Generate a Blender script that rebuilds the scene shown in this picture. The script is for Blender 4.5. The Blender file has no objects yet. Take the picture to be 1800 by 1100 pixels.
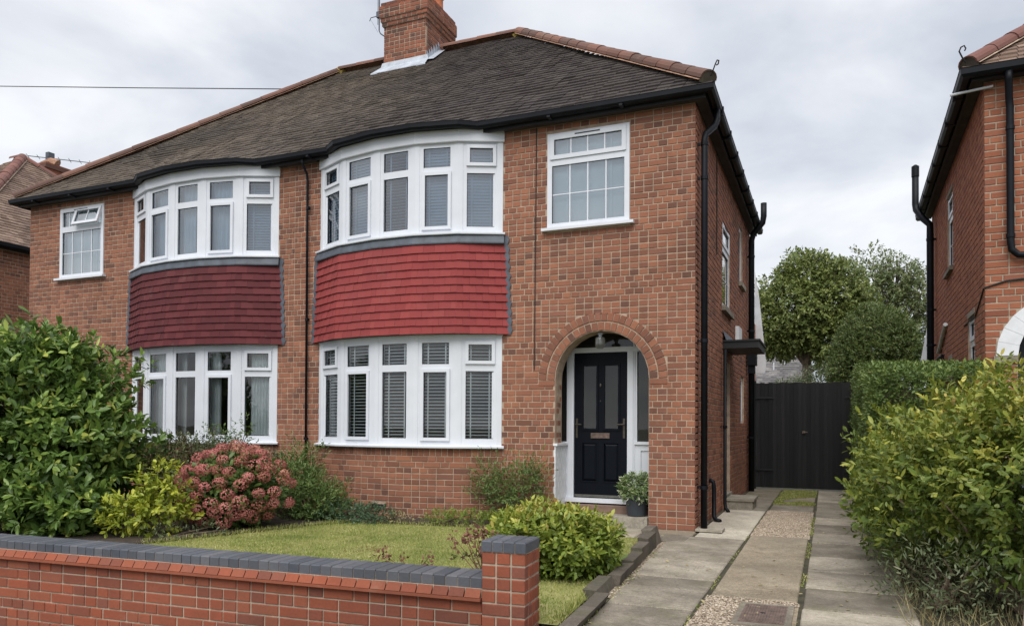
import bpy, bmesh, math, random
import numpy as np
from mathutils import Matrix, Vector, noise
random.seed(7)
RNG = np.random.default_rng(11)
S = bpy.context.scene
COL = S.collection
R = math.radians

# ------------------------------------------------------------------ camera
CAM = Vector((1.4004, -8.7565, 1.2084))
def camera():
    yaw, pit, rol = R(22.832), R(0.939), R(0.336)
    f = Vector((-math.sin(yaw)*math.cos(pit), math.cos(yaw)*math.cos(pit), math.sin(pit)))
    r = Vector((math.cos(yaw), math.sin(yaw), 0)); u = r.cross(f)
    r2 = r*math.cos(rol)+u*math.sin(rol); u2 = u*math.cos(rol)-r*math.sin(rol)
    cd = bpy.data.cameras.new('camera'); co = bpy.data.objects.new('camera', cd); COL.objects.link(co)
    m = Matrix((r2, u2, -f)).transposed().to_4x4(); m.translation = CAM; co.matrix_world = m
    cd.sensor_width = 36; cd.lens = 1317.42/1800*36; cd.shift_y = (725.21-550)/1800
    cd.clip_start = .05; cd.clip_end = 2000
    S.camera = co
camera()

# ------------------------------------------------------------------ world, sun, exposure
SUN_EL, SUN_AZ = R(54), R(172)           # azimuth of the sun, clockwise from +Y
def world():
    w = bpy.data.worlds.new('World'); S.world = w; w.use_nodes = True
    nt = w.node_tree; N = nt.nodes; L = nt.links; N.clear()
    out = N.new('ShaderNodeOutputWorld'); bg = N.new('ShaderNodeBackground'); L.new(bg.outputs[0], out.inputs[0])
    sky = N.new('ShaderNodeTexSky'); sky.sky_type = 'NISHITA'; sky.sun_disc = False
    sky.sun_elevation = SUN_EL; sky.sun_rotation = SUN_AZ
    sc = N.new('ShaderNodeVectorMath'); sc.operation = 'SCALE'; sc.inputs['Scale'].default_value = .08; L.new(sky.outputs[0], sc.inputs[0])
    tc = N.new('ShaderNodeTexCoord'); sp = N.new('ShaderNodeSeparateXYZ'); L.new(tc.outputs['Generated'], sp.inputs[0])
    mx = N.new('ShaderNodeMath'); mx.operation = 'MAXIMUM'; L.new(sp.outputs[2], mx.inputs[0]); mx.inputs[1].default_value = 0
    ad = N.new('ShaderNodeMath'); ad.operation = 'ADD'; L.new(mx.outputs[0], ad.inputs[0]); ad.inputs[1].default_value = .22
    dv = []
    for k in (0, 1):
        d = N.new('ShaderNodeMath'); d.operation = 'DIVIDE'; L.new(sp.outputs[k], d.inputs[0]); L.new(ad.outputs[0], d.inputs[1]); dv.append(d)
    cb = N.new('ShaderNodeCombineXYZ'); L.new(dv[0].outputs[0], cb.inputs[0]); L.new(dv[1].outputs[0], cb.inputs[1]); cb.inputs[2].default_value = 3.7
    n1 = N.new('ShaderNodeTexNoise'); L.new(cb.outputs[0], n1.inputs['Vector']); n1.inputs['Scale'].default_value = 1.5
    n1.inputs['Detail'].default_value = 7; n1.inputs['Roughness'].default_value = .52; n1.inputs['Distortion'].default_value = .35
    rp = N.new('ShaderNodeValToRGB'); L.new(n1.outputs[0], rp.inputs[0])
    e = rp.color_ramp.elements; e[0].position = .36; e[0].color = (.30, .322, .364, 1); e[1].position = .63; e[1].color = (.50, .507, .522, 1)
    m = e.new(.5); m.color = (.395, .411, .442, 1)
    mix = N.new('ShaderNodeMix'); mix.data_type = 'RGBA'; mix.inputs[0].default_value = .93
    L.new(sc.outputs[0], mix.inputs[6]); L.new(rp.outputs[0], mix.inputs[7]); L.new(mix.outputs[2], bg.inputs[0])
    bg.inputs[1].default_value = .92
    sd = bpy.data.lights.new('sun', 'SUN'); sd.energy = 1.5; sd.angle = R(52); sd.color = (1, .97, .92)
    so = bpy.data.objects.new('sun', sd); COL.objects.link(so)
    d = Vector((math.sin(SUN_AZ)*math.cos(SUN_EL), math.cos(SUN_AZ)*math.cos(SUN_EL), math.sin(SUN_EL)))
    so.rotation_euler = d.to_track_quat('Z', 'Y').to_euler(); so.location = d*40
world()
S.view_settings.view_transform = 'Standard'; S.view_settings.look = 'None'
S.view_settings.exposure = 1.13; S.view_settings.gamma = 1; S.view_settings.use_curve_mapping = False

# ------------------------------------------------------------------ materials
def newmat(name):
    m = bpy.data.materials.new(name); m.use_nodes = True
    nt = m.node_tree; b = nt.nodes['Principled BSDF']
    return m, nt, b
def nd(nt, t, **kw):
    n = nt.nodes.new(t)
    for k, v in kw.items(): setattr(n, k, v)
    return n
def ramp(nt, fac, stops, interp='LINEAR'):
    r = nd(nt, 'ShaderNodeValToRGB'); nt.links.new(fac, r.inputs[0]); r.color_ramp.interpolation = interp
    el = r.color_ramp.elements
    while len(el) < len(stops): el.new(.5)
    for e, (p, c) in zip(el, stops): e.position = p; e.color = (*c, 1)
    return r.outputs[0]
def tnoise(nt, scale, detail=4, rough=.55, vec=None, dist=0.):
    n = nd(nt, 'ShaderNodeTexNoise'); n.inputs['Scale'].default_value = scale; n.inputs['Detail'].default_value = detail
    n.inputs['Roughness'].default_value = rough; n.inputs['Distortion'].default_value = dist
    if vec is None: vec = nd(nt, 'ShaderNodeNewGeometry').outputs['Position']
    nt.links.new(vec, n.inputs['Vector']); return n.outputs[0]
def mixc(nt, fac, a, b, mode='MIX'):
    m = nd(nt, 'ShaderNodeMix', data_type='RGBA', blend_type=mode)
    for s, v in ((0, fac), (6, a), (7, b)):
        if hasattr(v, 'is_linked'): nt.links.new(v, m.inputs[s])
        elif isinstance(v, tuple): m.inputs[s].default_value = (*v, 1)
        else: m.inputs[s].default_value = v
    return m.outputs[2]
def fmath(nt, op, a, b):
    m = nd(nt, 'ShaderNodeMath', operation=op)
    for s, v in ((0, a), (1, b)):
        if hasattr(v, 'is_linked'): nt.links.new(v, m.inputs[s])
        else: m.inputs[s].default_value = v
    return m.outputs[0]
def rnd(nt):
    a = nd(nt, 'ShaderNodeAttribute', attribute_name='rnd'); o = nd(nt, 'ShaderNodeObjectInfo')
    return fmath(nt, 'FRACT', fmath(nt, 'ADD', a.outputs['Fac'], o.outputs['Random']), 0.)
def bump(nt, b, h, strength=.3, dist=.01):
    bp = nd(nt, 'ShaderNodeBump'); bp.inputs['Strength'].default_value = strength; bp.inputs['Distance'].default_value = dist
    nt.links.new(h, bp.inputs['Height']); nt.links.new(bp.outputs[0], b.inputs['Normal'])

def simple(name, col, rough=.5, var=.12, scale=6, metal=0., bmp=0.):
    m, nt, b = newmat(name)
    n = tnoise(nt, scale, 5)
    lo = tuple(c*(1-var) for c in col); hi = tuple(min(1, c*(1+var)) for c in col)
    nt.links.new(ramp(nt, n, [(.3, lo), (.7, hi)]), b.inputs['Base Color'])
    b.inputs['Roughness'].default_value = rough; b.inputs['Metallic'].default_value = metal
    if bmp: bump(nt, b, tnoise(nt, 60, 4), bmp)
    return m
def brickmat(name, stops, stain=.35, speck=.25, soot=(.06, .04, .035), rough=.85):
    m, nt, b = newmat(name)
    c = ramp(nt, rnd(nt), stops)
    fine = tnoise(nt, 55, 5, .7)
    c = mixc(nt, speck, c, ramp(nt, fine, [(.3, (.25, .22, .2)), (.7, (1, .95, .9))]), 'MULTIPLY')
    big = tnoise(nt, 1.1, 5, .62, dist=.5)
    f = fmath(nt, 'MULTIPLY', ramp(nt, big, [(.42, (0, 0, 0)), (.72, (1, 1, 1))]), stain)
    c = mixc(nt, f, c, soot)
    wide = tnoise(nt, .45, 5, .6, dist=.8)
    c = mixc(nt, min(.9, stain*1.6), c, ramp(nt, wide, [(.3, (.62, .6, .58)), (.55, (1, 1, 1)), (.75, (1.0, .93, .84))]), 'MULTIPLY')
    bloom = tnoise(nt, 3.3, 6, .72)
    c = mixc(nt, fmath(nt, 'MULTIPLY', ramp(nt, bloom, [(.6, (0,)*3), (.78, (1,)*3)]), stain*.55), c, (.45, .38, .31))
    nt.links.new(c, b.inputs['Base Color']); b.inputs['Roughness'].default_value = rough
    b.inputs['Specular IOR Level'].default_value = .25
    bump(nt, b, fine, .5, .004)
    return m
M = {}
M['brick'] = brickmat('house_brick', [(0, (.175, .088, .066)), (.1, (.235, .104, .07)), (.22, (.285, .122, .08)), (.55, (.335, .142, .088)), (.82, (.40, .172, .103)), (.94, (.335, .148, .1)), (1, (.25, .117, .085))])
M['brick_wall'] = brickmat('garden_brick', [(0, (.22, .08, .055)), (.2, (.29, .088, .052)), (.55, (.345, .1, .055)), (.85, (.33, .11, .063)), (1, (.24, .09, .066))], stain=.35)
M['brick_right'] = brickmat('neighbour_brick', [(0, (.28, .1, .06)), (.4, (.37, .135, .075)), (.8, (.43, .165, .09)), (1, (.31, .12, .08))], stain=.12)
M['brick_chimney'] = brickmat('chimney_brick', [(0, (.13, .075, .06)), (.3, (.26, .1, .065)), (.6, (.37, .135, .08)), (1, (.22, .1, .075))], stain=.3)
M['blue_brick'] = brickmat('blue_engineering_brick', [(0, (.075, .085, .105)), (.5, (.105, .115, .14)), (1, (.15, .155, .175))], stain=.25, soot=(.16, .15, .14), rough=.55)
M['mortar'] = simple('mortar', (.385, .29, .215), .95, .3, 9)
M['mortar_light'] = simple('pale_mortar', (.38, .31, .24), .95, .25, 14)
def tilemat(name, stops, lich, lichf, dark):
    m, nt, b = newmat(name)
    c = ramp(nt, rnd(nt), stops)
    g = nd(nt, 'ShaderNodeNewGeometry'); sp = nd(nt, 'ShaderNodeSeparateXYZ'); nt.links.new(g.outputs['Position'], sp.inputs[0])
    n1 = tnoise(nt, .55, 4, .6); n2 = tnoise(nt, 26, 4, .65)
    f = fmath(nt, 'MULTIPLY', ramp(nt, n2, [(.42, (0, 0, 0)), (.68, (1, 1, 1))]), ramp(nt, n1, [(.35, (.15,)*3), (.65, (1,)*3)]))
    c = mixc(nt, fmath(nt, 'MULTIPLY', f, lichf), c, lich)
    n3 = tnoise(nt, .9, 3, .5, dist=.6)
    c = mixc(nt, fmath(nt, 'MULTIPLY', ramp(nt, n3, [(.5, (0,)*3), (.72, (1,)*3)]), .6), c, dark)
    nt.links.new(c, b.inputs['Base Color']); b.inputs['Roughness'].default_value = .9; b.inputs['Specular IOR Level'].default_value = .2
    bump(nt, b, n2, .6, .006)
    return m
def rooftile(edge=False):
    m, nt, b = newmat('tile_edge' if edge else 'weathered_roof_tile'); r_ = rnd(nt)
    pale = ramp(nt, r_, [(0, (.05, .039, .033)), (.5, (.072, .057, .048)), (1, (.105, .084, .07))])
    dark = ramp(nt, r_, [(0, (.03, .024, .024)), (.5, (.043, .035, .034)), (1, (.062, .051, .049))])
    g = nd(nt, 'ShaderNodeNewGeometry'); sp = nd(nt, 'ShaderNodeSeparateXYZ'); nt.links.new(g.outputs['Position'], sp.inputs[0])
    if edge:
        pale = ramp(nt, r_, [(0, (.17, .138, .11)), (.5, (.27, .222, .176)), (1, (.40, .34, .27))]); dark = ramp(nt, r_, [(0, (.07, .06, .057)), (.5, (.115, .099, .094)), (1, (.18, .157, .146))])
    n0 = tnoise(nt, .5, 5, .6)
    x = fmath(nt, 'ADD', sp.outputs[0], fmath(nt, 'MULTIPLY', fmath(nt, 'SUBTRACT', n0, .5), 4.5))
    f = fmath(nt, 'MULTIPLY', fmath(nt, 'ADD', x, 7.2), .3)
    cl = nd(nt, 'ShaderNodeClamp'); nt.links.new(f, cl.inputs[0])
    c = mixc(nt, cl.outputs[0], pale, dark)
    n2 = tnoise(nt, 24, 4, .65)
    li = fmath(nt, 'MULTIPLY', ramp(nt, n2, [(.42, (0,)*3), (.66, (1,)*3)]), fmath(nt, 'SUBTRACT', .22, fmath(nt, 'MULTIPLY', cl.outputs[0], .14)))
    c = mixc(nt, li, c, (.34, .29, .235))
    n3 = tnoise(nt, .42, 3, .5, dist=.6)
    c = mixc(nt, fmath(nt, 'MULTIPLY', ramp(nt, n3, [(.5, (0,)*3), (.72, (1,)*3)]), .5), c, (.04, .037, .038))
    nt.links.new(c, b.inputs['Base Color']); b.inputs['Roughness'].default_value = .9; b.inputs['Specular IOR Level'].default_value = .2
    bump(nt, b, n2, .6, .006); return m
M['tile_l'] = M['tile_r'] = rooftile()
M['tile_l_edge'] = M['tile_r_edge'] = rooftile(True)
M['tile_n_edge'] = simple('brown_tile_edge', (.36, .28, .22), .95, .4, 3)
M['tile_n'] = tilemat('brown_roof_tile', [(0, (.13, .08, .06)), (.5, (.19, .125, .1)), (1, (.27, .19, .15))], (.33, .28, .22), .4, (.07, .055, .05))
M['tile_far'] = tilemat('grey_roof_tile', [(0, (.12, .115, .12)), (.5, (.18, .17, .175)), (1, (.25, .235, .23))], (.33, .31, .28), .3, (.1, .1, .1))
M['ridge'] = brickmat('ridge_tile', [(0, (.13, .075, .062)), (.5, (.19, .10, .08)), (1, (.27, .135, .1))], stain=.55, soot=(.13, .1, .085))
M['ridge_n'] = brickmat('ridge_tile_purple', [(0, (.17, .085, .075)), (.5, (.22, .105, .09)), (1, (.28, .13, .105))], stain=.3, soot=(.12, .09, .08))
M['bedding'] = simple('orange_bedding_mortar', (.33, .19, .125), .95, .35, 12)
M['lichen'] = simple('yellow_lichen_mortar', (.38, .28, .07), .95, .3, 20)
M['apron_r'] = brickmat('bright_red_tile', [(0, (.262, .046, .046)), (.5, (.29, .053, .052)), (1, (.315, .062, .06))], stain=.3, speck=.2, soot=(.2, .06, .055), rough=.8)
M['apron_l'] = brickmat('maroon_tile', [(0, (.10, .022, .027)), (.5, (.12, .026, .031)), (1, (.145, .034, .038))], stain=.2, speck=.2, soot=(.07, .03, .03), rough=.8)
M['pot_clay'] = simple('clay_chimney_pot', (.48, .17, .085), .85, .25, 9)
M['upvc'] = simple('white_upvc', (.655, .68, .73), .4, .05, 3)
M['white'] = simple('white_paint', (.70, .715, .74), .55, .09, 8, bmp=.08)
M['lead'] = simple('grey_lead', (.075, .088, .11), .6, .3, 7)
M['lead_new'] = simple('bright_lead', (.42, .46, .52), .5, .2, 8)
M['black'] = simple('black_plastic', (.006, .0075, .011), .5, .3, 5); M['black'].node_tree.nodes['Principled BSDF'].inputs['Specular IOR Level'].default_value = .2
M['fascia'] = simple('black_fascia', (.009, .01, .012), .55, .3, 5)
M['soffit'] = simple('dark_soffit', (.045, .036, .034), .8, .4, 6)
M['door'] = simple('navy_door', (.004, .0056, .0095), .45, .15, 30); M['door'].node_tree.nodes['Principled BSDF'].inputs['Specular IOR Level'].default_value = .12
M['chrome'] = simple('worn_metal', (.25, .24, .23), .35, .2, 30, metal=.9)
M['brass'] = simple('brass', (.11, .095, .08), .45, .2, 30, metal=.9)
M['gate'] = simple('black_gate_paint', (.011, .011, .0125), .6, .5, 9, bmp=.15)
def gatemat():
    m, nt, b = newmat('black_gate_paint')
    c = ramp(nt, rnd(nt), [(0, (.006, .006, .0075)), (.5, (.0115, .0115, .013)), (1, (.021, .0205, .022))])
    st = nd(nt, 'ShaderNodeMapping'); st.inputs['Scale'].default_value = (30, 30, 1.2); g = nd(nt, 'ShaderNodeNewGeometry'); nt.links.new(g.outputs['Position'], st.inputs[0])
    n = tnoise(nt, 1, 5, .65, st.outputs[0]); c = mixc(nt, .7, c, ramp(nt, n, [(.3, (.35,)*3), (.75, (1.5, 1.45, 1.4))]), 'MULTIPLY')
    nt.links.new(c, b.inputs['Base Color']); b.inputs['Roughness'].default_value = .62; b.inputs['Specular IOR Level'].default_value = .35
    bump(nt, b, n, .4, .004); return m
M['gate'] = gatemat()
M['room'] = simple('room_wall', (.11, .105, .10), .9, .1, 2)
M['room_floor'] = simple('room_floor', (.12, .09, .07), .8, .2, 3)
M['blind_up'] = simple('pale_blind', (.62, .66, .70), .6, .05, 3)
M['blind_small'] = simple('cool_white_blind', (.82, .92, .97), .6, .04, 3)
M['blind'] = simple('white_blind', (.82, .84, .85), .6, .04, 3)
M['blind_dark'] = simple('cream_blind', (.62, .62, .58), .6, .06, 3)
M['curtain'] = simple('pale_curtain', (.78, .80, .80), .9, .08, 4)
M['pot'] = simple('charcoal_pot', (.035, .042, .052), .45, .15, 6)
M['soil'] = simple('garden_soil', (.045, .032, .022), .95, .5, 14, bmp=.6)
M['bark'] = simple('bark', (.12, .09, .065), .95, .4, 12, bmp=.6)
M['bark_l'] = simple('pale_bark', (.23, .17, .12), .95, .35, 14, bmp=.5)
M['dryflower'] = simple('brown_dry_stem', (.16, .065, .05), .9, .4, 20)
M['cable'] = simple('grey_cable', (.06, .065, .075), .6, .1, 5)
M['wall_cable'] = simple('wall_cable', (.02, .018, .017), .7, .1, 5)
M['iron'] = simple('rusty_iron', (.13, .09, .075), .75, .4, 20, bmp=.4)
M['plaster_far'] = simple('pale_far_wall', (.55, .53, .5), .9, .1, 3)
M['porchtile'] = simple('brown_porch_tile', (.19, .12, .09), .8, .3, 9)

def concrete(name, stops, sc=5.0, agg=.25, moss=0.):
    m, nt, b = newmat(name)
    o = nd(nt, 'ShaderNodeObjectInfo')
    n = tnoise(nt, sc*.5, 7, .62, dist=.4); n2 = tnoise(nt, 120, 3, .6); n3 = tnoise(nt, 1.3, 5, .65)
    c = ramp(nt, fmath(nt, 'ADD', n, fmath(nt, 'MULTIPLY', fmath(nt, 'SUBTRACT', o.outputs['Random'], .5), .34)), stops)
    c = mixc(nt, agg*1.9, c, ramp(nt, n2, [(.32, (.25, .24, .22)), (.66, (1.1, 1.07, 1.02))]), 'MULTIPLY')
    n5 = tnoise(nt, 28, 5, .75); c = mixc(nt, .6, c, ramp(nt, n5, [(.3, (.5, .48, .45)), (.62, (1.12, 1.1, 1.06))]), 'MULTIPLY')
    vo = nd(nt, 'ShaderNodeTexVoronoi', feature='DISTANCE_TO_EDGE'); vo.inputs['Scale'].default_value = 1.1; wv = tnoise(nt, 4, 4); cbn = nd(nt, 'ShaderNodeVectorMath', operation='ADD'); gg = nd(nt, 'ShaderNodeNewGeometry'); nt.links.new(gg.outputs['Position'], cbn.inputs[0]); nt.links.new(wv, cbn.inputs[1]); nt.links.new(cbn.outputs[0], vo.inputs['Vector'])
    c = mixc(nt, fmath(nt, 'MULTIPLY', ramp(nt, vo.outputs['Distance'], [(.0, (1,)*3), (.006, (0,)*3)]), .55), c, (.06, .05, .04))
    c = mixc(nt, fmath(nt, 'MULTIPLY', ramp(nt, n3, [(.45, (0,)*3), (.7, (1,)*3)]), .55), c, (.12, .105, .085))
    if name == 'weathered_slab': moss = .3
    if moss:
        n4 = tnoise(nt, 3.1, 6, .7)
        c = mixc(nt, fmath(nt, 'MULTIPLY', ramp(nt, n4, [(.5, (0,)*3), (.66, (1,)*3)]), moss), c, (.09, .1, .03))
    nt.links.new(c, b.inputs['Base Color']); b.inputs['Roughness'].default_value = .88; b.inputs['Specular IOR Level'].default_value = .3
    bump(nt, b, fmath(nt, 'ADD', n2, fmath(nt, 'MULTIPLY', n, 2.)), .45, .006)
    return m
M['slab'] = concrete('weathered_slab', [(.3, (.21, .185, .155)), (.5, (.35, .315, .265)), (.72, (.52, .47, .40))])
M['slab_warm'] = concrete('warm_concrete', [(.3, (.27, .225, .17)), (.5, (.40, .345, .265)), (.72, (.53, .465, .37))], agg=.35)
M['slab_light'] = concrete('pale_concrete', [(.3, (.36, .33, .28)), (.5, (.54, .50, .43)), (.72, (.72, .67, .58))])
M['slab_moss'] = concrete('mossy_concrete', [(.3, (.17, .15, .11)), (.5, (.25, .22, .17)), (.72, (.34, .3, .24))], moss=.9)
M['kerb'] = concrete('kerb_stone', [(.3, (.085, .075, .066)), (.5, (.135, .118, .1)), (.72, (.2, .175, .15))], moss=.25)
M['step'] = concrete('step_concrete', [(.3, (.24, .22, .18)), (.5, (.36, .33, .28)), (.72, (.46, .43, .37))])
M['joint'] = simple('joint_dirt', (.05, .045, .026), .95, .5, 10, bmp=.5)
M['gravel_bed'] = simple('gravel_bed', (.26, .21, .15), .95, .4, 30)
M['pebble'] = brickmat('pebble', [(0, (.16, .12, .09)), (.35, (.33, .26, .19)), (.7, (.48, .40, .31)), (1, (.60, .53, .44))], stain=.2, speck=.15)
def groundmat():
    m, nt, b = newmat('ground_earth')
    c = ramp(nt, tnoise(nt, .8, 6), [(.35, (.06, .055, .04)), (.65, (.10, .10, .055))])
    nt.links.new(c, b.inputs['Base Color']); b.inputs['Roughness'].default_value = .95; return m
M['ground'] = groundmat()
def lawnmat():
    m, nt, b = newmat('lawn_turf')
    c = ramp(nt, tnoise(nt, 1.6, 6, .6), [(.3, (.13, .155, .04)), (.5, (.21, .22, .07)), (.7, (.33, .30, .13))])
    nt.links.new(c, b.inputs['Base Color']); b.inputs['Roughness'].default_value = .95; return m
M['lawn'] = lawnmat()
def glassmat(name, refl=.06, tint=(.93, .97, .96), obscure=0.):
    m, nt, b = newmat(name); nt.nodes.remove(b)
    out = [n for n in nt.nodes if n.type == 'OUTPUT_MATERIAL'][0]
    tr = nd(nt, 'ShaderNodeBsdfTransparent'); tr.inputs[0].default_value = (*tint, 1)
    gl = nd(nt, 'ShaderNodeBsdfGlossy'); gl.inputs['Roughness'].default_value = .015
    fr = nd(nt, 'ShaderNodeFresnel'); fr.inputs[0].default_value = 1.52
    f = fmath(nt, 'MINIMUM', fmath(nt, 'ADD', fmath(nt, 'MULTIPLY', fr.outputs[0], 1.2), refl), 1.)
    mx = nd(nt, 'ShaderNodeMixShader'); nt.links.new(f, mx.inputs[0]); nt.links.new(tr.outputs[0], mx.inputs[1]); nt.links.new(gl.outputs[0], mx.inputs[2])
    last = mx.outputs[0]
    n = tnoise(nt, 2.2, 2)
    bp = nd(nt, 'ShaderNodeBump'); bp.inputs['Strength'].default_value = .03; bp.inputs['Distance'].default_value = .02
    nt.links.new(n, bp.inputs['Height']); nt.links.new(bp.outputs[0], gl.inputs['Normal'])
    if obscure:
        df = nd(nt, 'ShaderNodeBsdfTranslucent'); df.inputs[0].default_value = (.5, .51, .49, 1)
        d2 = nd(nt, 'ShaderNodeBsdfDiffuse'); d2.inputs[0].default_value = (.12, .12, .11, 1)
        ml = nd(nt, 'ShaderNodeMixShader'); ml.inputs[0].default_value = .35; nt.links.new(df.outputs[0], ml.inputs[1]); nt.links.new(d2.outputs[0], ml.inputs[2])
        m2 = nd(nt, 'ShaderNodeMixShader'); m2.inputs[0].default_value = obscure; nt.links.new(last, m2.inputs[1]); nt.links.new(ml.outputs[0], m2.inputs[2]); last = m2.outputs[0]
    nt.links.new(last, out.inputs['Surface']); return m
M['glass'] = glassmat('window_glass', .045, (.9, .96, .97))
M['glass_up'] = glassmat('upper_window_glass', .2, (.72, .86, .98)); M['glass_small'] = glassmat('small_window_glass', .3, (.88, .97, 1.))
M['glass_obs'] = glassmat('obscured_glass', .06, obscure=.45)
M['glass_lamp'] = glassmat('lamp_glass', .1, (.9, .9, .88), obscure=.7)
def leafmat(name, stops, rough=.42, trans=.25, spec=.4, gain=1.45):
    stops = [(p*.975, tuple(min(.62, c*gain) for c in q)) for p, q in stops]+[(.99, (.22, .12, .045))]
    m, nt, b = newmat(name)
    out = [n for n in nt.nodes if n.type == 'OUTPUT_MATERIAL'][0]
    c = ramp(nt, nd(nt, 'ShaderNodeAttribute', attribute_name='rnd').outputs['Fac'], stops)
    c = mixc(nt, .3, c, ramp(nt, tnoise(nt, 3.0, 3), [(.3, (.45, .5, .4)), (.7, (1, 1, 1))]), 'MULTIPLY')
    nt.links.new(c, b.inputs['Base Color']); b.inputs['Roughness'].default_value = rough; b.inputs['Specular IOR Level'].default_value = spec
    tl = nd(nt, 'ShaderNodeBsdfTranslucent'); nt.links.new(c, tl.inputs[0])
    mx = nd(nt, 'ShaderNodeMixShader'); mx.inputs[0].default_value = trans
    nt.links.new(b.outputs[0], mx.inputs[1]); nt.links.new(tl.outputs[0], mx.inputs[2]); nt.links.new(mx.outputs[0], out.inputs['Surface'])
    return m
M['lf_laurel'] = leafmat('glossy_dark_leaf', [(0, (.045, .08, .02)), (.5, (.09, .155, .034)), (.8, (.18, .255, .054)), (1, (.40, .42, .09))], .33)
M['lf_yellow'] = leafmat('yellow_leaf', [(0, (.10, .14, .02)), (.4, (.22, .26, .03)), (1, (.44, .42, .05))])
M['lf_green'] = leafmat('mid_green_leaf', [(0, (.045, .08, .022)), (.6, (.09, .14, .035)), (1, (.17, .21, .06))])
M['lf_blue'] = leafmat('grey_green_leaf', [(0, (.03, .06, .03)), (.6, (.055, .10, .05)), (1, (.10, .15, .08))])
M['lf_grey'] = leafmat('dull_green_leaf', [(0, (.05, .065, .03)), (.6, (.09, .115, .055)), (1, (.17, .16, .09))])
M['lf_bronze'] = leafmat('bronze_green_leaf', [(0, (.06, .03, .022)), (.5, (.075, .065, .03)), (1, (.09, .13, .035))])
M['lf_spirea'] = leafmat('gold_green_leaf', [(0, (.08, .12, .022)), (.45, (.17, .22, .035)), (.7, (.33, .33, .06)), (.85, (.42, .30, .10)), (.93, (.38, .16, .10)), (1, (.26, .07, .06))])
M['lf_hedge'] = leafmat('privet_leaf', [(0, (.05, .08, .022)), (.6, (.10, .148, .038)), (1, (.19, .24, .06))])
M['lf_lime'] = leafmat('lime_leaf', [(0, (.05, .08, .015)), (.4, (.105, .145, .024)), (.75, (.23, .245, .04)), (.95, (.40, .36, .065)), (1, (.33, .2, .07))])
M['lf_tree'] = leafmat('tree_leaf', [(0, (.055, .08, .024)), (.5, (.125, .158, .042)), (1, (.25, .265, .085))])
M['lf_tree2'] = leafmat('pale_tree_leaf', [(0, (.08, .11, .045)), (.5, (.14, .175, .07)), (1, (.23, .23, .12))])
M['lf_ball'] = leafmat('dark_shrub_leaf', [(0, (.045, .068, .02)), (.6, (.09, .122, .034)), (1, (.17, .19, .06))])
M['lf_pot'] = leafmat('variegated_leaf', [(0, (.06, .10, .03)), (.5, (.13, .19, .06)), (.85, (.24, .30, .13)), (1, (.45, .45, .33))])
M['petal'] = leafmat('pink_sepal', [(0, (.26, .10, .07)), (.35, (.40, .135, .12)), (.7, (.48, .17, .165)), (.9, (.45, .22, .15)), (1, (.32, .28, .12))], .6, .2, .2, 1.2)
M['grass'] = leafmat('grass_blade', [(0, (.11, .15, .03)), (.45, (.22, .25, .065)), (.8, (.36, .34, .13)), (1, (.48, .41, .22))], .6, .25, .2)
M['straw'] = leafmat('straw', [(0, (.16, .13, .06)), (1, (.34, .29, .16))], .7, .2, .2)

# ------------------------------------------------------------------ builders
def tag(o, label=None, cat=None, group=None, kind=None):
    if label: o['label'] = label
    if cat: o['category'] = cat
    if group: o['group'] = group
    if kind: o['kind'] = kind
    return o
def empty(name, loc, label=None, cat=None, group=None):
    o = bpy.data.objects.new(name, None); COL.objects.link(o); o.location = loc; o.empty_display_size = .2
    tag(o, label, cat, group); return o
def attach(o, parent):
    if parent is not None:
        o.parent = parent
        if parent.type == 'EMPTY': o.matrix_parent_inverse = Matrix.Translation(parent.location).inverted()
    return o
def make(name, verts, faces, mat, parent=None, smooth=False, rnds=None, kind=None):
    me = bpy.data.meshes.new(name)
    me.from_pydata([tuple(v) for v in verts], [], faces)
    if rnds is not None:
        a = me.attributes.new('rnd', 'FLOAT', 'FACE'); a.data.foreach_set('value', np.asarray(rnds, dtype=np.float32))
    if smooth: me.shade_smooth()
    me.materials.append(M[mat] if isinstance(mat, str) else mat)
    o = bpy.data.objects.new(name, me); COL.objects.link(o); attach(o, parent)
    if kind: o['kind'] = kind
    return o
def piece(name, mesh, matrix, parent):
    o = bpy.data.objects.new(name, mesh); COL.objects.link(o); attach(o, parent); o.matrix_basis = matrix; return o
I4 = Matrix.Identity(4)
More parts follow.
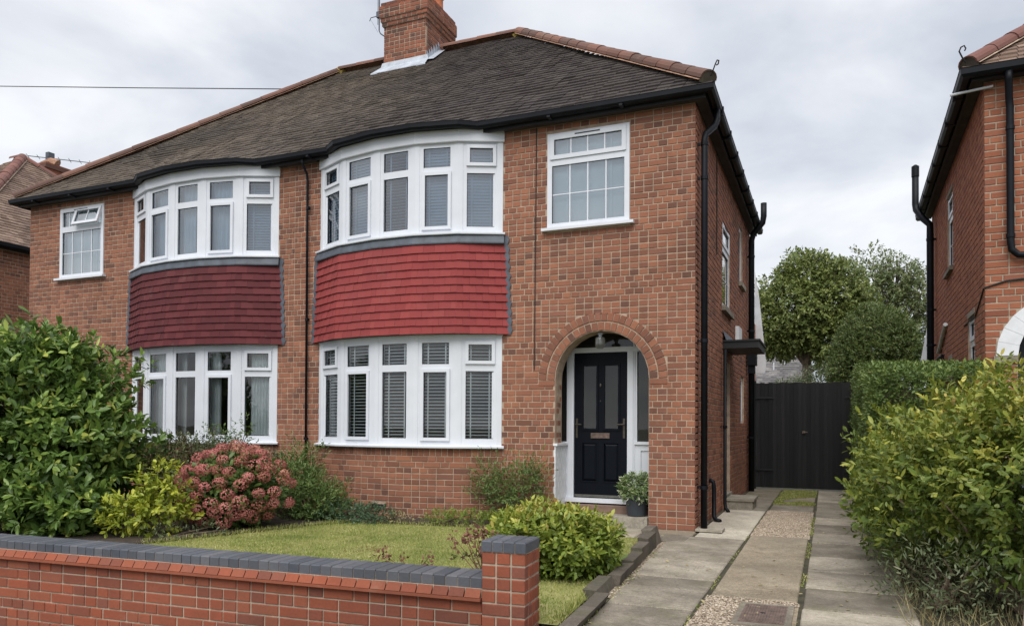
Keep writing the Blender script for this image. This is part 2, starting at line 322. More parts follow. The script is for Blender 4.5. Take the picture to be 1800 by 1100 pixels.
class MB:
    def __init__(s, T=I4): s.v = []; s.f = []; s.r = []; s.T = T; s.id = T == I4
    def add(s, vs, fs, r=None):
        n = len(s.v)
        s.v += [Vector(v) for v in vs] if s.id else [s.T @ Vector(v) for v in vs]
        s.f += [tuple(i+n for i in f) for f in fs]; s.r += [random.random() if r is None else r]*len(fs); return s
    def box(s, lo, hi, r=None):
        (a, b, c), (d, e, f) = lo, hi
        a, d = min(a, d), max(a, d); b, e = min(b, e), max(b, e); c, f = min(c, f), max(c, f)
        return s.add([(a,b,c),(d,b,c),(d,e,c),(a,e,c),(a,b,f),(d,b,f),(d,e,f),(a,e,f)], [(0,3,2,1),(4,5,6,7),(0,1,5,4),(1,2,6,5),(2,3,7,6),(3,0,4,7)], r)
    def tube(s, pts, rad, n=8, caps=True, r=None):
        pts = [Vector(p) for p in pts]; rr = rad if hasattr(rad, '__len__') else [rad]*len(pts)
        vs = []; fs = []
        up = None
        for i, p in enumerate(pts):
            d = (pts[min(i+1, len(pts)-1)]-pts[max(i-1, 0)]).normalized()
            if up is None:
                a = d.orthogonal().normalized()
            else:
                a = (up - d*up.dot(d)); a = a.normalized() if a.length > 1e-5 else d.orthogonal().normalized()
            up = a; b = d.cross(a)
            for k in range(n):
                t = 2*math.pi*k/n; vs.append(p+(a*math.cos(t)+b*math.sin(t))*rr[i])
        for i in range(len(pts)-1):
            for k in range(n):
                k2 = (k+1) % n; fs.append((i*n+k, i*n+k2, (i+1)*n+k2, (i+1)*n+k))
        if caps: fs.append(tuple(range(n))[::-1]); fs.append(tuple(range((len(pts)-1)*n, len(pts)*n)))
        return s.add(vs, fs, r)
    def prism(s, poly, z0, z1, r=None):
        n = len(poly); vs = [(x, y, z0) for x, y in poly]+[(x, y, z1) for x, y in poly]
        return s.add(vs, [tuple(range(n))[::-1], tuple(range(n, 2*n))]+[(i, (i+1) % n, n+(i+1) % n, n+i) for i in range(n)], r)
    def strip(s, polys, closed=False, r=None):       # a surface through rows of points
        m = len(polys[0]); vs = [p for row in polys for p in row]; fs = []
        for i in range(len(polys)-1):
            for k in range(m if closed else m-1): fs.append((i*m+k, i*m+(k+1) % m, (i+1)*m+(k+1) % m, (i+1)*m+k))
        return s.add(vs, fs, r)
    def lathe(s, c, prof, n=16, r=None):
        return s.strip([[(c[0]+q*math.cos(2*math.pi*k/n), c[1]+q*math.sin(2*math.pi*k/n), c[2]+z) for k in range(n)] for q, z in prof], True, r)
    def build(s, name, mat, parent=None, smooth=False, kind=None):
        return make(name, s.v, s.f, mat, parent, smooth, s.r, kind)

class Path:
    """a vertical wall: u along it, z up, out along its outward normal"""
    def __init__(s, o, d, n, T=I4): s.o = Vector((o[0], o[1], 0)); s.d = Vector((*d, 0)); s.n = Vector((*n, 0)); s.T = T
    def at(s, u, z, out=0.): return s.T @ (s.o+s.d*u+s.n*out+Vector((0, 0, z)))
    def frame(s, u): return s.T.to_3x3() @ s.d, s.T.to_3x3() @ s.n
class ArcPath:
    def __init__(s, c, rad, a0, T=I4): s.c = c; s.R = rad; s.a0 = a0; s.T = T
    def ang(s, u): return s.a0+u/s.R
    def at(s, u, z, out=0.):
        a = s.ang(u); q = s.R+out; return s.T @ Vector((s.c[0]+q*math.sin(a), s.c[1]-q*math.cos(a), z))
    def frame(s, u):
        a = s.ang(u); m = s.T.to_3x3(); return m @ Vector((math.cos(a), math.sin(a), 0)), m @ Vector((math.sin(a), -math.cos(a), 0))
# one shared brick mesh: 1 x 1 x 1, front (out) face chamfered
def brick_data():
    cx, cz = .035, .06
    v = [(-.5,-.5,-1),(.5,-.5,-1),(.5,.5,-1),(-.5,.5,-1),(-.5,-.5,-.12),(.5,-.5,-.12),(.5,.5,-.12),(-.5,.5,-.12),(-.5+cx,-.5+cz,0),(.5-cx,-.5+cz,0),(.5-cx,.5-cz,0),(-.5+cx,.5-cz,0)]
    f = [(8,9,10,11)]+[(4+i, 4+(i+1) % 4, 8+(i+1) % 4, 8+i) for i in range(4)]+[(i, (i+1) % 4, 4+(i+1) % 4, 4+i) for i in range(4)]
    return v, f
BV, BF = brick_data()
_bm = {}
def brick_mesh(mat):
    if mat not in _bm:
        me = bpy.data.meshes.new('brick_'+mat); me.from_pydata(BV, [], BF); me.materials.append(M[mat]); _bm[mat] = me
    return _bm[mat]
def lay(u0, u1, z0, z1, holes=(), pitch=.1125, rise=.075, stretch=.07, stagger=.22, j=.011, rng=random, minw=.025):
    """courses of bricks (u, width, z, height) cut round holes(z) -> interval"""
    out = []; n = int(round((z1-z0)/rise))
    for k in range(n):
        zc = z0+(k+.5)*rise
        off = pitch/2 if (k % 2 and rng.random() < stagger+.2) else (pitch/2 if rng.random() < .12 else 0)
        u = u0-off
        while u < u1-1e-4:
            w = pitch*2 if rng.random() < stretch else pitch
            a, b = max(u, u0), min(u+w, u1); u += w
            segs = [(a, b)]
            for h in holes:
                iv = h(zc)
                if iv is None: continue
                ns = []
                for p, q in segs:
                    if iv[1] <= p or iv[0] >= q: ns.append((p, q)); continue
                    if iv[0] > p: ns.append((p, iv[0]))
                    if iv[1] < q: ns.append((iv[1], q))
                segs = ns
            for p, q in segs:
                if q-p > minw: out.append(((p+q)/2, q-p-j*.85, zc, rise-j*1.08))
    return out
def rect(a, b, c, d): return lambda z: (a, b) if c <= z <= d else None
def brick_matrix(path, u, w, z, h, out=0., depth=.05):
    d, n = path.frame(u); p = path.at(u, z, out+random.uniform(-.0018, .0018))
    t = random.uniform(-.008, .008) if w < .2 else random.uniform(-.003, .003)
    up = Vector((0, 0, 1)); d2 = d*math.cos(t)+up*math.sin(t); up2 = up*math.cos(t)-d*math.sin(t)
    m = Matrix((d2*w, up2*h, n*depth)).transposed().to_4x4()
    m.translation = p
    return m
def place_bricks(jobs, mat, parent, nmax=300, name='brick', massname='brickwork'):
    """jobs: matrices. The nmax that show largest become objects, the rest one mass"""
    def key(m):
        p = m.translation; n = m.col[2].to_3d().normalized(); v = CAM-p
        return (m.col[0].length*m.col[1].length)*max(n.dot(v.normalized()), .01)/v.length_squared
    S_ = sorted(jobs, key=key, reverse=True)
    me = brick_mesh(mat)
    for m in S_[:nmax]: piece(name, me, m, parent)
    if S_[nmax:]:
        mb = MB()
        for m in S_[nmax:]: mb.add([m @ Vector(v) for v in BV], BF)
        mb.build(massname, mat, parent, kind='stuff')
def slab_wall(name, path, outer, holes, thick, mat, parent, out=-.006):
    """a wall sheet with real openings; outer / holes are lists of (u, z)"""
    bm = bmesh.new(); edges = []
    for loop in [outer]+holes:
        vs = [bm.verts.new((u, 0, z)) for u, z in loop]
        edges += [bm.edges.new((vs[i], vs[(i+1) % len(vs)])) for i in range(len(vs))]
    bmesh.ops.triangle_fill(bm, use_beauty=True, use_dissolve=False, edges=edges)
    ext = bmesh.ops.extrude_face_region(bm, geom=bm.faces[:])
    for v in [g for g in ext['geom'] if isinstance(g, bmesh.types.BMVert)]: v.co.y = thick
    bmesh.ops.recalc_face_normals(bm, faces=bm.faces[:])
    for v in bm.verts: v.co = path.at(v.co.x, v.co.z, out-v.co.y)
    me = bpy.data.meshes.new(name); bm.to_mesh(me); bm.free(); me.materials.append(M[mat])
    o = bpy.data.objects.new(name, me); COL.objects.link(o); attach(o, parent); return o
def R4(a, b, c, d): return [(a, c), (b, c), (b, d), (a, d)]
def pbox(mb, path, u0, u1, z0, z1, o0, o1, r=None):
    """box in wall coordinates"""
    pts = [path.at(u, z, o) for z in (z0, z1) for u, o in ((u0, o0), (u1, o0), (u1, o1), (u0, o1))]
    mb.add(pts, [(0,3,2,1),(4,5,6,7),(0,1,5,4),(1,2,6,5),(2,3,7,6),(3,0,4,7)], r); return mb
def ring(mb, path, u0, u1, z0, z1, w, o0, o1, wb=None):
    wb = w if wb is None else wb
    pbox(mb, path, u0, u0+w, z0, z1, o0, o1); pbox(mb, path, u1-w, u1, z0, z1, o0, o1)
    pbox(mb, path, u0+w, u1-w, z1-w, z1, o0, o1-.0015); pbox(mb, path, u0+w, u1-w, z0, z0+wb, o0, o1-.0015)
    return mb
def pane(path, u0, u1, z0, z1, out, mat, parent, name='pane'):
    mb = MB(); mb.add([path.at(u0, z0, out), path.at(u1, z0, out), path.at(u1, z1, out), path.at(u0, z1, out)], [(0, 1, 2, 3)]); return mb.build(name, mat, parent)
def sweep(mb, prof, pts, closed=False):
    """sweep a (out, z) profile along plan points; out is to the right of travel"""
    n = len(pts); rows = []
    for i in range(n):
        p = Vector(pts[i][:2]); a = Vector(pts[max(i-1, 0)][:2]); b = Vector(pts[min(i+1, n-1)][:2])
        d0 = (p-a).normalized() if i else (b-p).normalized(); d1 = (b-p).normalized() if i < n-1 else d0
        n0 = Vector((d0.y, -d0.x)); n1 = Vector((d1.y, -d1.x)); m = (n0+n1).normalized(); k = 1/max(m.dot(n0), .35)
        z = pts[i][2] if len(pts[i]) > 2 else 0
        rows.append([(p.x+m.x*k*o, p.y+m.y*k*o, z+h) for o, h in prof])
    mb.strip(rows, True)
    q = len(prof); b = len(mb.v)-n*q
    mb.f += [tuple(b+i for i in range(q)), tuple(b+(n-1)*q+i for i in range(q))[::-1]]; mb.r += [0, 0]
    return mb

# ------------------------------------------------------------------ ground
def sheet(name, poly, z, mat, parent=None, kind=None, thick=None):
    mb = MB()
    if thick: mb.prism(poly, z-thick, z)
    else: mb.add([(x, y, z) for x, y in poly], [tuple(range(len(poly)))])
    o = mb.build(name, mat, parent)
    if kind: o['kind'] = kind
    return o
ground = sheet('ground', [(-400, -400), (400, -400), (400, 400), (-400, 400)], -.85, 'ground', kind='structure')
garden = MB().prism([(-40, -4.5), (3.4, -4.62), (40, -4.62), (40, 120), (-40, 120)], -.9, -.06).build('terrain', 'ground'); garden['kind'] = 'structure'
def kerbx(y): return -.2+(y+.84)*(.206/-3.51)         # foot of the edging on the drive side
lawn_poly = [(-9.5, -4.45), (kerbx(-4.45)-.12, -4.45), (kerbx(-.9)-.12, -.9), (-.6, -.75), (-2.2, -.62), (-4.4, -.7), (-9.5, -1.2)]
lawn = sheet('lawn', lawn_poly, 0.0, 'lawn', kind='structure')
bed = MB()
bed.prism([(-11.5, -.001), (-11.5, -4.44), (-5.35, -4.44), (-4.9, -3.3), (-4.55, -2.4), (-4.25, -1.5), (-4.0, -1.02), (-2.6, -.8), (-1.75, -.75), (-1.75, -.001)], -.05, .018)
bo = bed.build('flower_bed', 'soil'); bo['kind'] = 'structure'

# drive: joints sheet, then each slab
drive = sheet('driveway', [(kerbx(-6)-.02, -6), (3.2, -6), (3.2, 6.7), (.02, 6.7), (.02, .0), (-2.0, -.0), (-2.0, -.62), (-.5, -.75), (kerbx(-.84)-.1, -.84)], -.012, 'joint', kind='structure', thick=.9)
def paving(poly, mat, top=0.):
    mb = MB(); n = len(poly); c = Vector((sum(p[0] for p in poly)/n, sum(p[1] for p in poly)/n))
    tz = random.uniform(-.004, .004); tx, ty = random.uniform(-.004, .004), random.uniform(-.004, .004)
    ins = [(Vector(p)-c) for p in poly]
    lo = [(c.x+q.x, c.y+q.y, -.05) for q in ins]; up = [(c.x+q.x, c.y+q.y, top-.008+tz+q.x*tx+q.y*ty) for q in ins]
    tp = [(c.x+q.x-math.copysign(min(.008, abs(q.x)), q.x), c.y+q.y-math.copysign(min(.008, abs(q.y)), q.y), top+tz+q.x*tx+q.y*ty) for q in ins]
    mb.strip([lo, up, tp], True); mb.f.append(tuple(len(mb.v)-n+i for i in range(n))); mb.r.append(0)
    return mb.build('paving_slab', mat, drive)
J = .013
def quad(x0, x1, y0, y1): 
    k = lambda: random.uniform(-.006, .006)
    return [(x0+J+k(), y0+J+k()), (x1-J+k(), y0+J+k()), (x1-J+k(), y1-J+k()), (x0+J+k(), y1-J+k())]
rj = [6.62, 4.4, 2.88, 2.1, 1.36, .44, -.3, -1.17, -1.95, -2.67, -3.37, -4.15, -4.9, -5.7]
for a, b in zip(rj, rj[1:]): paving(quad(1.235, 1.95, b, a), 'slab')
lj = [-.38, -1.9, -2.71, -3.11, -3.75, -4.7, -5.7]
for a, b in zip(lj, lj[1:]):
    paving([(kerbx(b)+.03, b+J), (.595-J, b+J), (.595-J, a-J), (kerbx(a)+.03, a-J)], 'slab')
paving(quad(.03, .595, -.38, 2.55), 'slab_light'); paving(quad(.03, .595, 2.55, 4.3), 'slab'); paving(quad(.03, .595, 4.3, 6.6), 'slab_moss')
paving(quad(-.52, .03, -.30, -.02), 'slab_warm'); paving([(-.19, -.82), (.02, -.82), (.02, -.31), (-.52, -.31), (-.52, -.74)], 'slab')
paving(quad(-1.2, -.53, -.7, -.02), 'slab'); paving(quad(-1.9, -1.21, -.6, -.02), 'slab')
paving(quad(.605, 1.22, 2.75, 3.55), 'slab'); paving(quad(.605, 1.22, -3.2, -.05), 'slab_warm', .002)
moss = sheet('mossy_patch', quad(.605, 1.22, 3.57, 6.55), -.006, 'slab_moss', drive)
# loose gravel in two beds
def gravel(name, x0, x1, y0, y1, n, skip=None, z=-.004, sz=(.006, .013)):
    base = sheet('gravel_base', [(x0, y0), (x1, y0), (x1, y1), (x0, y1)], z-.006, 'gravel_bed', drive)
    mb = MB()
    for _ in range(n):
        x, y = random.uniform(x0, x1), random.uniform(y0, y1)
        if skip and skip(x, y): continue
        a, b, c = random.uniform(*sz), random.uniform(*sz)*.8, random.uniform(*sz)*.55
        t = random.uniform(0, 6.28); ct, st = math.cos(t), math.sin(t)
        pts = [(a, 0, 0), (0, b, 0), (-a, 0, 0), (0, -b, 0), (random.uniform(-.3, .3)*a, 0, c)]
        mb.add([(x+p[0]*ct-p[1]*st, y+p[0]*st+p[1]*ct, z+p[2]-.002) for p in pts], [(0, 1, 4), (1, 2, 4), (2, 3, 4), (3, 0, 4)])
    o = mb.build(name, 'pebble', drive, kind='stuff'); return o
gravel('gravel', .605, 1.22, -.04, 2.74, 9000)
gravel('gravel', .605, 1.22, -5.7, -3.21, 9000, lambda x, y: .84 < x and -3.97 < y < -3.33)
gravel('gravel_verge', -.2, .03, -3.6, -.9, 900, lambda x, y: not (kerbx(y) < x < kerbx(y)+.06), .002, (.006, .014))
# manhole
mh = MB().prism([(.85, -3.96), (1.195, -3.94), (1.195, -3.33), (.85, -3.35)], -.03, .001).build('manhole_surround', 'slab', drive)
mt = empty('manhole_cover', (1.02, -3.64, 0), 'rusty iron manhole cover set in the driveway gravel', 'manhole cover')
mb = MB().prism([(.885, -3.9), (1.152, -3.88), (1.152, -3.39), (.888, -3.41)], -.02, .006)
for k in range(15):
    x = .9+k*.0168
    mb.box((x, -3.88, .006), (x+.008, -3.42, .0095))
mb.build('cover_plate', 'iron', mt)
MB().box((1.0, -3.66, .0095), (1.03, -3.64, .0115)).build('key_hole', 'fascia', mt)
# edging stones along the lawn
edge = empty('lawn_edging', (-.1, -2.6, 0)); edge['kind'] = 'structure'
ys = -.84; k = 0
while ys > -5.6:
    ln = random.uniform(.4, .55); b = ys-ln+.012; h = .165-.1*min(1, max(0, (-ys-.84)/2.4))+random.uniform(-.006, .006); w = .1
    tl = random.uniform(-.008, .008)
    mbk = MB().add([(kerbx(y)-w*q+tl*z*8, y, -.05 if z == 0 else h+random.uniform(-.004, .004)) for z in (0, 1) for q, y in ((1, b), (0, b), (0, ys), (1, ys))], [(0,3,2,1),(4,5,6,7),(0,1,5,4),(1,2,6,5),(2,3,7,6),(3,0,4,7)])
    mbk.build('edging_stone', 'kerb', edge); ys -= ln; k += 1

# ------------------------------------------------------------------ house pieces
FRONT = Path((0, 0), (1, 0), (0, -1)); SIDE = Path((0, 0), (0, 1), (1, 0))
XM = -5.7265; XL = 2*XM; SOF = 4.95; DEEP = 6.5
def bayv(xa, xb, d=.36):
    w = (xb-xa)/2; q = (w*w+d*d)/(2*d); t = math.asin(w/q); c = (xa+xb)/2; k = (xb-xa)/2.88
    plan = [(-5.29, 0), (-4.73, -.258), (-4.118, -.362), (-3.525, -.358), (-2.95, -.243), (-2.41, 0)]
    return [(xa+(x+5.29)*k, y) for x, y in plan], q, t
def offs(V, o, ends=True):
    P = []
    for i, v in enumerate(V):
        p = Vector(v)
        if i in (0, len(V)-1): P.append((p.x+(-o if i == 0 else o)*.9, -.001 if ends else p.y)); continue
        a, b = (p-Vector(V[i-1])).normalized(), (Vector(V[i+1])-p).normalized()
        n0, n1 = Vector((a.y, -a.x)), Vector((b.y, -b.x)); m = (n0+n1).normalized(); k = 1/m.dot(n0); P.append((p.x+m.x*k*o, p.y+m.y*k*o))
    return P
def facet(V, i):
    a, b = Vector(V[i]), Vector(V[i+1]); d = (b-a); L = d.length; d.normalize()
    return Path(a, d, (d.y, -d.x)), L
# hung-tile / roof-tile unit: x width, y up the slope, z out
TV = [(-.5,0,0),(.5,0,0),(.5,0,1),(-.5,0,1),(-.5,1,0),(.5,1,0),(.5,1,.12),(-.5,1,.12)]
TF = [(3,2,6,7),(0,1,2,3),(0,3,7,4),(2,1,5,6)]
_tm = {}
def tile_mesh(mat):
    if mat not in _tm:
        me = bpy.data.meshes.new('tile_'+mat); me.from_pydata(TV, [], TF); me.materials.append(M[mat])
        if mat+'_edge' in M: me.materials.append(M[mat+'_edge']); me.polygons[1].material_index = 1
        _tm[mat] = me
    return _tm[mat]
def place_tiles(jobs, mat, parent, nmax, name, mass):
    def key(m):
        v = CAM-m.translation; return m.col[0].length*m.col[1].length*max(m.col[2].to_3d().normalized().dot(v.normalized()), .01)/v.length_squared
    jobs = sorted(jobs, key=key, reverse=True); me = tile_mesh(mat)
    for m in jobs[:nmax]: piece(name, me, m, parent)
    if jobs[nmax:]:
        mb = MB()
        for m in jobs[nmax:]: mb.add([m @ Vector(v) for v in TV], TF)
        o = mb.build(mass, mat, parent, kind='stuff')
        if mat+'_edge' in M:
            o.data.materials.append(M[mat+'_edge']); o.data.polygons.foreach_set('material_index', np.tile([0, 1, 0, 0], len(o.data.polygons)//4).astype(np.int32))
def frame_m(d, up, n, p):
    m = Matrix((d, up, n)).transposed().to_4x4(); m.translation = p; return m

def glazing(root, pth, u0, u1, z0, z1, out, frame_mb, sash, mat, w=.045):
    """pane in a frame opening, with an opening sash when asked"""
    if sash:
        mb = MB(); ring(mb, pth, u0-.028, u1+.028, z0-.03, z1+.028, .042, out-.01, out+.022)
        s = mb.build('sash', 'upvc', root); root_ = root
        pane(pth, u0+.012, u1-.012, z0+.01, z1-.01, out-.012, mat, root_)
        MB_ = MB(); ring(MB_, pth, u0+.012, u1-.012, z0+.01, z1-.012, .006, out-.011, out-.002); MB_.build('gasket', 'fascia', root)
    else:
        pane(pth, u0, u1, z0, z1, out-.02, mat, root)
        MB_ = MB(); ring(MB_, pth, u0, u1, z0, z1, .006, out-.019, out-.008); MB_.build('gasket', 'fascia', root)

def bay_window(house, name, V, z0, z1, lay_, glass, fascia=None, label=None):
    """one storey of a five-sided bow of casements"""
    fm = MB(); P0 = offs(V, -.035); n = len(V)-1
    # posts at the angles
    for i in range(n+1):
        pts = []
        for o in (.0, -.085):
            Q = offs(V, o-.02, False)
            def along(k, t):
                a, b = Vector(Q[k]), Vector(Q[k+1]); return a+(b-a)*t
            if i > 0: a, b = Vector(Q[i-1]), Vector(Q[i]); L = b+(a-b).normalized()*.058
            if i < n: a, b = Vector(Q[i]), Vector(Q[i+1]); Rr = a+(b-a).normalized()*.058
            c = Vector(Q[i])
            pts.append(([L] if i > 0 else [])+[c]+([Rr] if i < n else []))
        poly = [(p.x, p.y) for p in pts[0]]+[(p.x, p.y) for p in reversed(pts[1])]
        fm.prism(poly, z0, z1)
    root = None; defs = []
    top, tp, gap, lp, bot = lay_
    for i in range(n):
        pth, L = facet(V, i)
        u0, u1 = .112, L-.112
        ring(fm, pth, .058, L-.058, z0, z1, .054, -.085, -.026)
        zt1 = z1-top; zt0 = zt1-tp; zl1 = zt0-gap; zl0 = zl1-lp
        pbox(fm, pth, .112, L-.112, zt1, z1-.05, -.08, -.028); pbox(fm, pth, .112, L-.112, zl1, zt0, -.08, -.0285)
        pbox(fm, pth, .112, L-.112, z0+.05, zl0, -.08, -.028)
        defs.append((i, pth, u0, u1, zt0, zt1, zl0, zl1))
    # head board and sill
    if fascia: sweep(fm, [(-.06, z1), (.012, z1), (.016, z1+.008), (.016, fascia), (-.06, fascia)], offs(V, .0))
    else: sweep(fm, [(-.06, z1), (-.004, z1), (-.004, z1+.03), (-.06, z1+.03)], offs(V, .0))
    root = fm.build(name, 'upvc', house)
    if label: root['label'] = label
    sm = MB(); sweep(sm, [(-.1, z0-.03), (.045, z0-.038), (.05, z0-.03), (.05, z0-.012), (-.02, z0+.001), (-.1, z0+.001)], offs(V, .015)); sm.build('sill', 'upvc', root)
    for i, pth, u0, u1, zt0, zt1, zl0, zl1 in defs:
        end = i in (0, n-1)
        if end: glazing(root, pth, u0+.022, u1-.022, zt0+.03, zt1-.012, -.026, fm, True, glass)
        else: glazing(root, pth, u0, u1, zt0, zt1, -.026, fm, False, glass)
        glazing(root, pth, u0+(.0 if end else .012), u1-(.0 if end else .012), zl0, zl1, -.026, fm, i in (1, 3), glass)
    return root, defs

def small_window(house, pth, u0, u1, z0, z1, out, glass, open_top=False, bars=4, parent_label=None, sill=True, transom=True):
    fm = MB(); H = z1-z0
    ring(fm, pth, u0, u1, z0, z1, .062, out-.06, out)
    zt = z1-.34*(H/1.185); zl = z1-.405*(H/1.185)
    if transom: pbox(fm, pth, u0+.062, u1-.062, zl-.0, zt+.03, out-.055, out-.0012)
    root = fm.build('window', 'upvc', house)
    if parent_label: root['label'] = parent_label
    if sill:
        sm = MB(); pbox(sm, pth, u0-.06, u1+.06, z0-.035, z0-.001, out-.05, out+.06); sm.build('sill', 'upvc', root)
    def lights(p, a, b, c, d, o, nv, nh):
        pane(p, a, b, c, d, o-.012, glass, root)
        mb = MB()
        for k in range(1, nv): u = a+(b-a)*k/nv; pbox(mb, p, u-.008, u+.008, c, d, o-.02, o-.004)
        for k in range(1, nh): z = c+(d-c)*k/nh; pbox(mb, p, a, b, z-.006, z+.006, o-.019, o-.0055)
        if mb.v: mb.build('glazing_bar', 'upvc', root)
        g = MB(); ring(g, p, a, b, c, d, .005, o-.011, o-.003); g.build('gasket', 'fascia', root)
    if transom:
        # top sash, hinged at its head
        a, b, c, d = u0+.04, u1-.04, zt+.012, z1-.03
        if open_top:
            ang = R(17); dv = Vector((*pth.d[:2], 0)); nv = Vector((*pth.n[:2], 0))
            hinge = pth.at(0, d, out)
            q = Matrix.Translation(hinge) @ Matrix.Rotation(-ang, 4, dv) @ Matrix.Translation(-hinge)
            if ((q @ pth.at(0, c, out))-pth.at(0, c, out)).dot(nv) < 0: q = Matrix.Translation(hinge) @ Matrix.Rotation(ang, 4, dv) @ Matrix.Translation(-hinge)
            p2 = Path(pth.o, pth.d[:2], pth.n[:2], q)
            a = u0+(u1-u0)*.38
            pbox(fm2 := MB(), pth, a-.05, a, zt+.03, z1-.06, out-.05, out-.002); fm2.build('mullion', 'upvc', root)
            lights(pth, u0+.062, a-.05, zt+.03, z1-.062, out-.02, 2, 1)
            mb = MB(); ring(mb, p2, a, b, c, d, .045, out-.03, out+.012); mb.build('sash', 'upvc', root, ).__setitem__('label', 'top sash standing open')
            lights(p2, a+.045, b-.045, c+.045, d-.045, out, 2, 1)
        else:
            mb = MB(); ring(mb, pth, a, b, c, d, .052, out-.03, out+.016); s = mb.build('sash', 'upvc', root)
            lights(pth, a+.052, b-.052, c+.052, d-.052, out, bars, 1)
        v = MB(); um = (u0+u1)/2; pbox(v, pth, um-.16, um+.16, z1-.05, z1-.038, out+(.0 if not open_top else .0), out+.02); v.build('trickle_vent', 'fascia' if not open_top else 'lead', root)
        lights(pth, u0+.062, u1-.062, z0+.062, zl, out-.01, bars, 2)
    else:
        lights(pth, u0+.062, u1-.062, z0+.062, z1-.062, out-.01, 1, 1)
    return root

def downpipe(house, pts, rad=.036, brackets=(), wall_n=(0, -1), name='downpipe', mat='black'):
    mb = MB(); mb.tube(pts, rad, 12); o = mb.build(name, mat, house, smooth=True)
    for (x, y, z) in brackets:
        b = MB(); b.tube([(x, y, z-.02), (x, y, z+.02)], rad+.007, 12)
        b.box((x-.012-wall_n[0]*.04, y-.012-wall_n[1]*.04, z-.016), (x+.012-wall_n[0]*.09, y+.012-wall_n[1]*.09, z+.016)); b.build('bracket', mat, o)
    return o
GUT = [(0, .0), (0, -.06), (.025, -.088), (.085, -.088), (.112, -.06), (.116, .0), (.122, .004), (.116, .008), (.104, .004), (.1, -.055), (.08, -.076), (.03, -.076), (.012, -.055), (.012, 0)]

def hip_tiles(o, d, e, Le, D, rise, z, T=I4, gauge=.128, w=.165, hl=1, hr=1, jit=1.):
    """tile matrices on a roof plane: o eave start (plan), d along the eave, e plan direction up the slope"""
    d = Vector((*d, 0)); e = Vector((*e, 0)); sl = math.hypot(D, rise); up = (e*D+Vector((0, 0, rise)))/sl; n = d.cross(up)
    o = Vector((o[0], o[1], z)); out = []; rows = int(sl/gauge); T3 = T.to_3x3()
    for k in range(rows):
        s = k*gauge; q = s/sl*D; a, b = q*hl, Le-q*hr
        u = a-(w/2 if k % 2 else 0)
        while u < b-.01:
            a1, b1 = max(u, a), min(u+w, b); u += w
            if b1-a1 < .02: continue
            uc = (a1+b1)/2; p = o+d*uc+up*(s+random.uniform(-.006, .006)*jit)
            und = noise.noise(p*.9)*.026+noise.noise(p*3.1)*.008+random.uniform(-.003, .003)
            t = random.uniform(-.02, .02)*jit; d2 = (d+up*t).normalized(); up2 = (up-d*t).normalized()
            m = frame_m(T3 @ (d2*(b1-a1-.004)), T3 @ (up2*gauge*1.35+n*-.004), T3 @ (n*.021), T @ (p+n*und)); out.append(m)
    return out
def half_round(name, a, b, parent, mat='ridge', rad=.1, ln=.33, endcap=None, T=I4, squash=.85, fat=.0):
    """half-round tiles laid from a to b, overlapping"""
    a, b = Vector(a), Vector(b); L = (b-a).length; ax = (b-a).normalized(); n = max(1, int(round(L/ln))); ln = L/n
    side = ax.cross(Vector((0, 0, 1))).normalized(); up = side.cross(ax)
    for k in range(n):
        p0 = a+ax*(ln*k-.02); p1 = a+ax*(ln*(k+1)+.02); j = Vector((random.uniform(-.004, .004), random.uniform(-.004, .004), random.uniform(-.003, .006)))
        r0, r1 = rad*1.06+fat, rad*.97
        rows = []
        for p, q in ((p0, r0), (p1, r1)):
            for th in (0, .018):
                rows.append([p+j+side*math.cos(t)*(q-th)+up*(math.sin(t)*(q-th)*squash) for t in np.linspace(-.1, math.pi+.1, 9)])
        mb = MB(T); mb.strip([rows[1], rows[0], rows[2], rows[3]])
        mb.build(name, mat, parent, smooth=False)
    bm_ = MB(T); pa, pb = a-up*.0, b-up*.0
    bm_.strip([[pa+side*rad*1.12-up*.03, pa+up*.03, pa-side*rad*1.12-up*.03], [pb+side*rad*1.12-up*.03, pb+up*.03, pb-side*rad*1.12-up*.03]]); bm_.build('bedding', 'bedding' if mat == 'ridge' else 'mortar', parent)
    if endcap:
        mb = MB(T); c = a+ax*-.01
        arc = [c+side*math.cos(t)*rad+up*(math.sin(t)*rad*squash) for t in np.linspace(0, math.pi, 12)]
        mb.add(arc+[c-side*rad-up*.05, c+side*rad-up*.05], [tuple(range(14))]); mb.build('ridge_end', 'kerb', parent)
        h = MB(T); c2 = c-ax*.03; h.tube([c2+up*.03, c2+up*.1-ax*.02, c2+up*.17-ax*.03, c2+up*.2-ax*.01+side*.02, c2+up*.2+side*.05, c2+up*.165+side*.055, c2+up*.15+side*.035], .008, 6); h.build('hip_iron', 'wall_cable', parent)

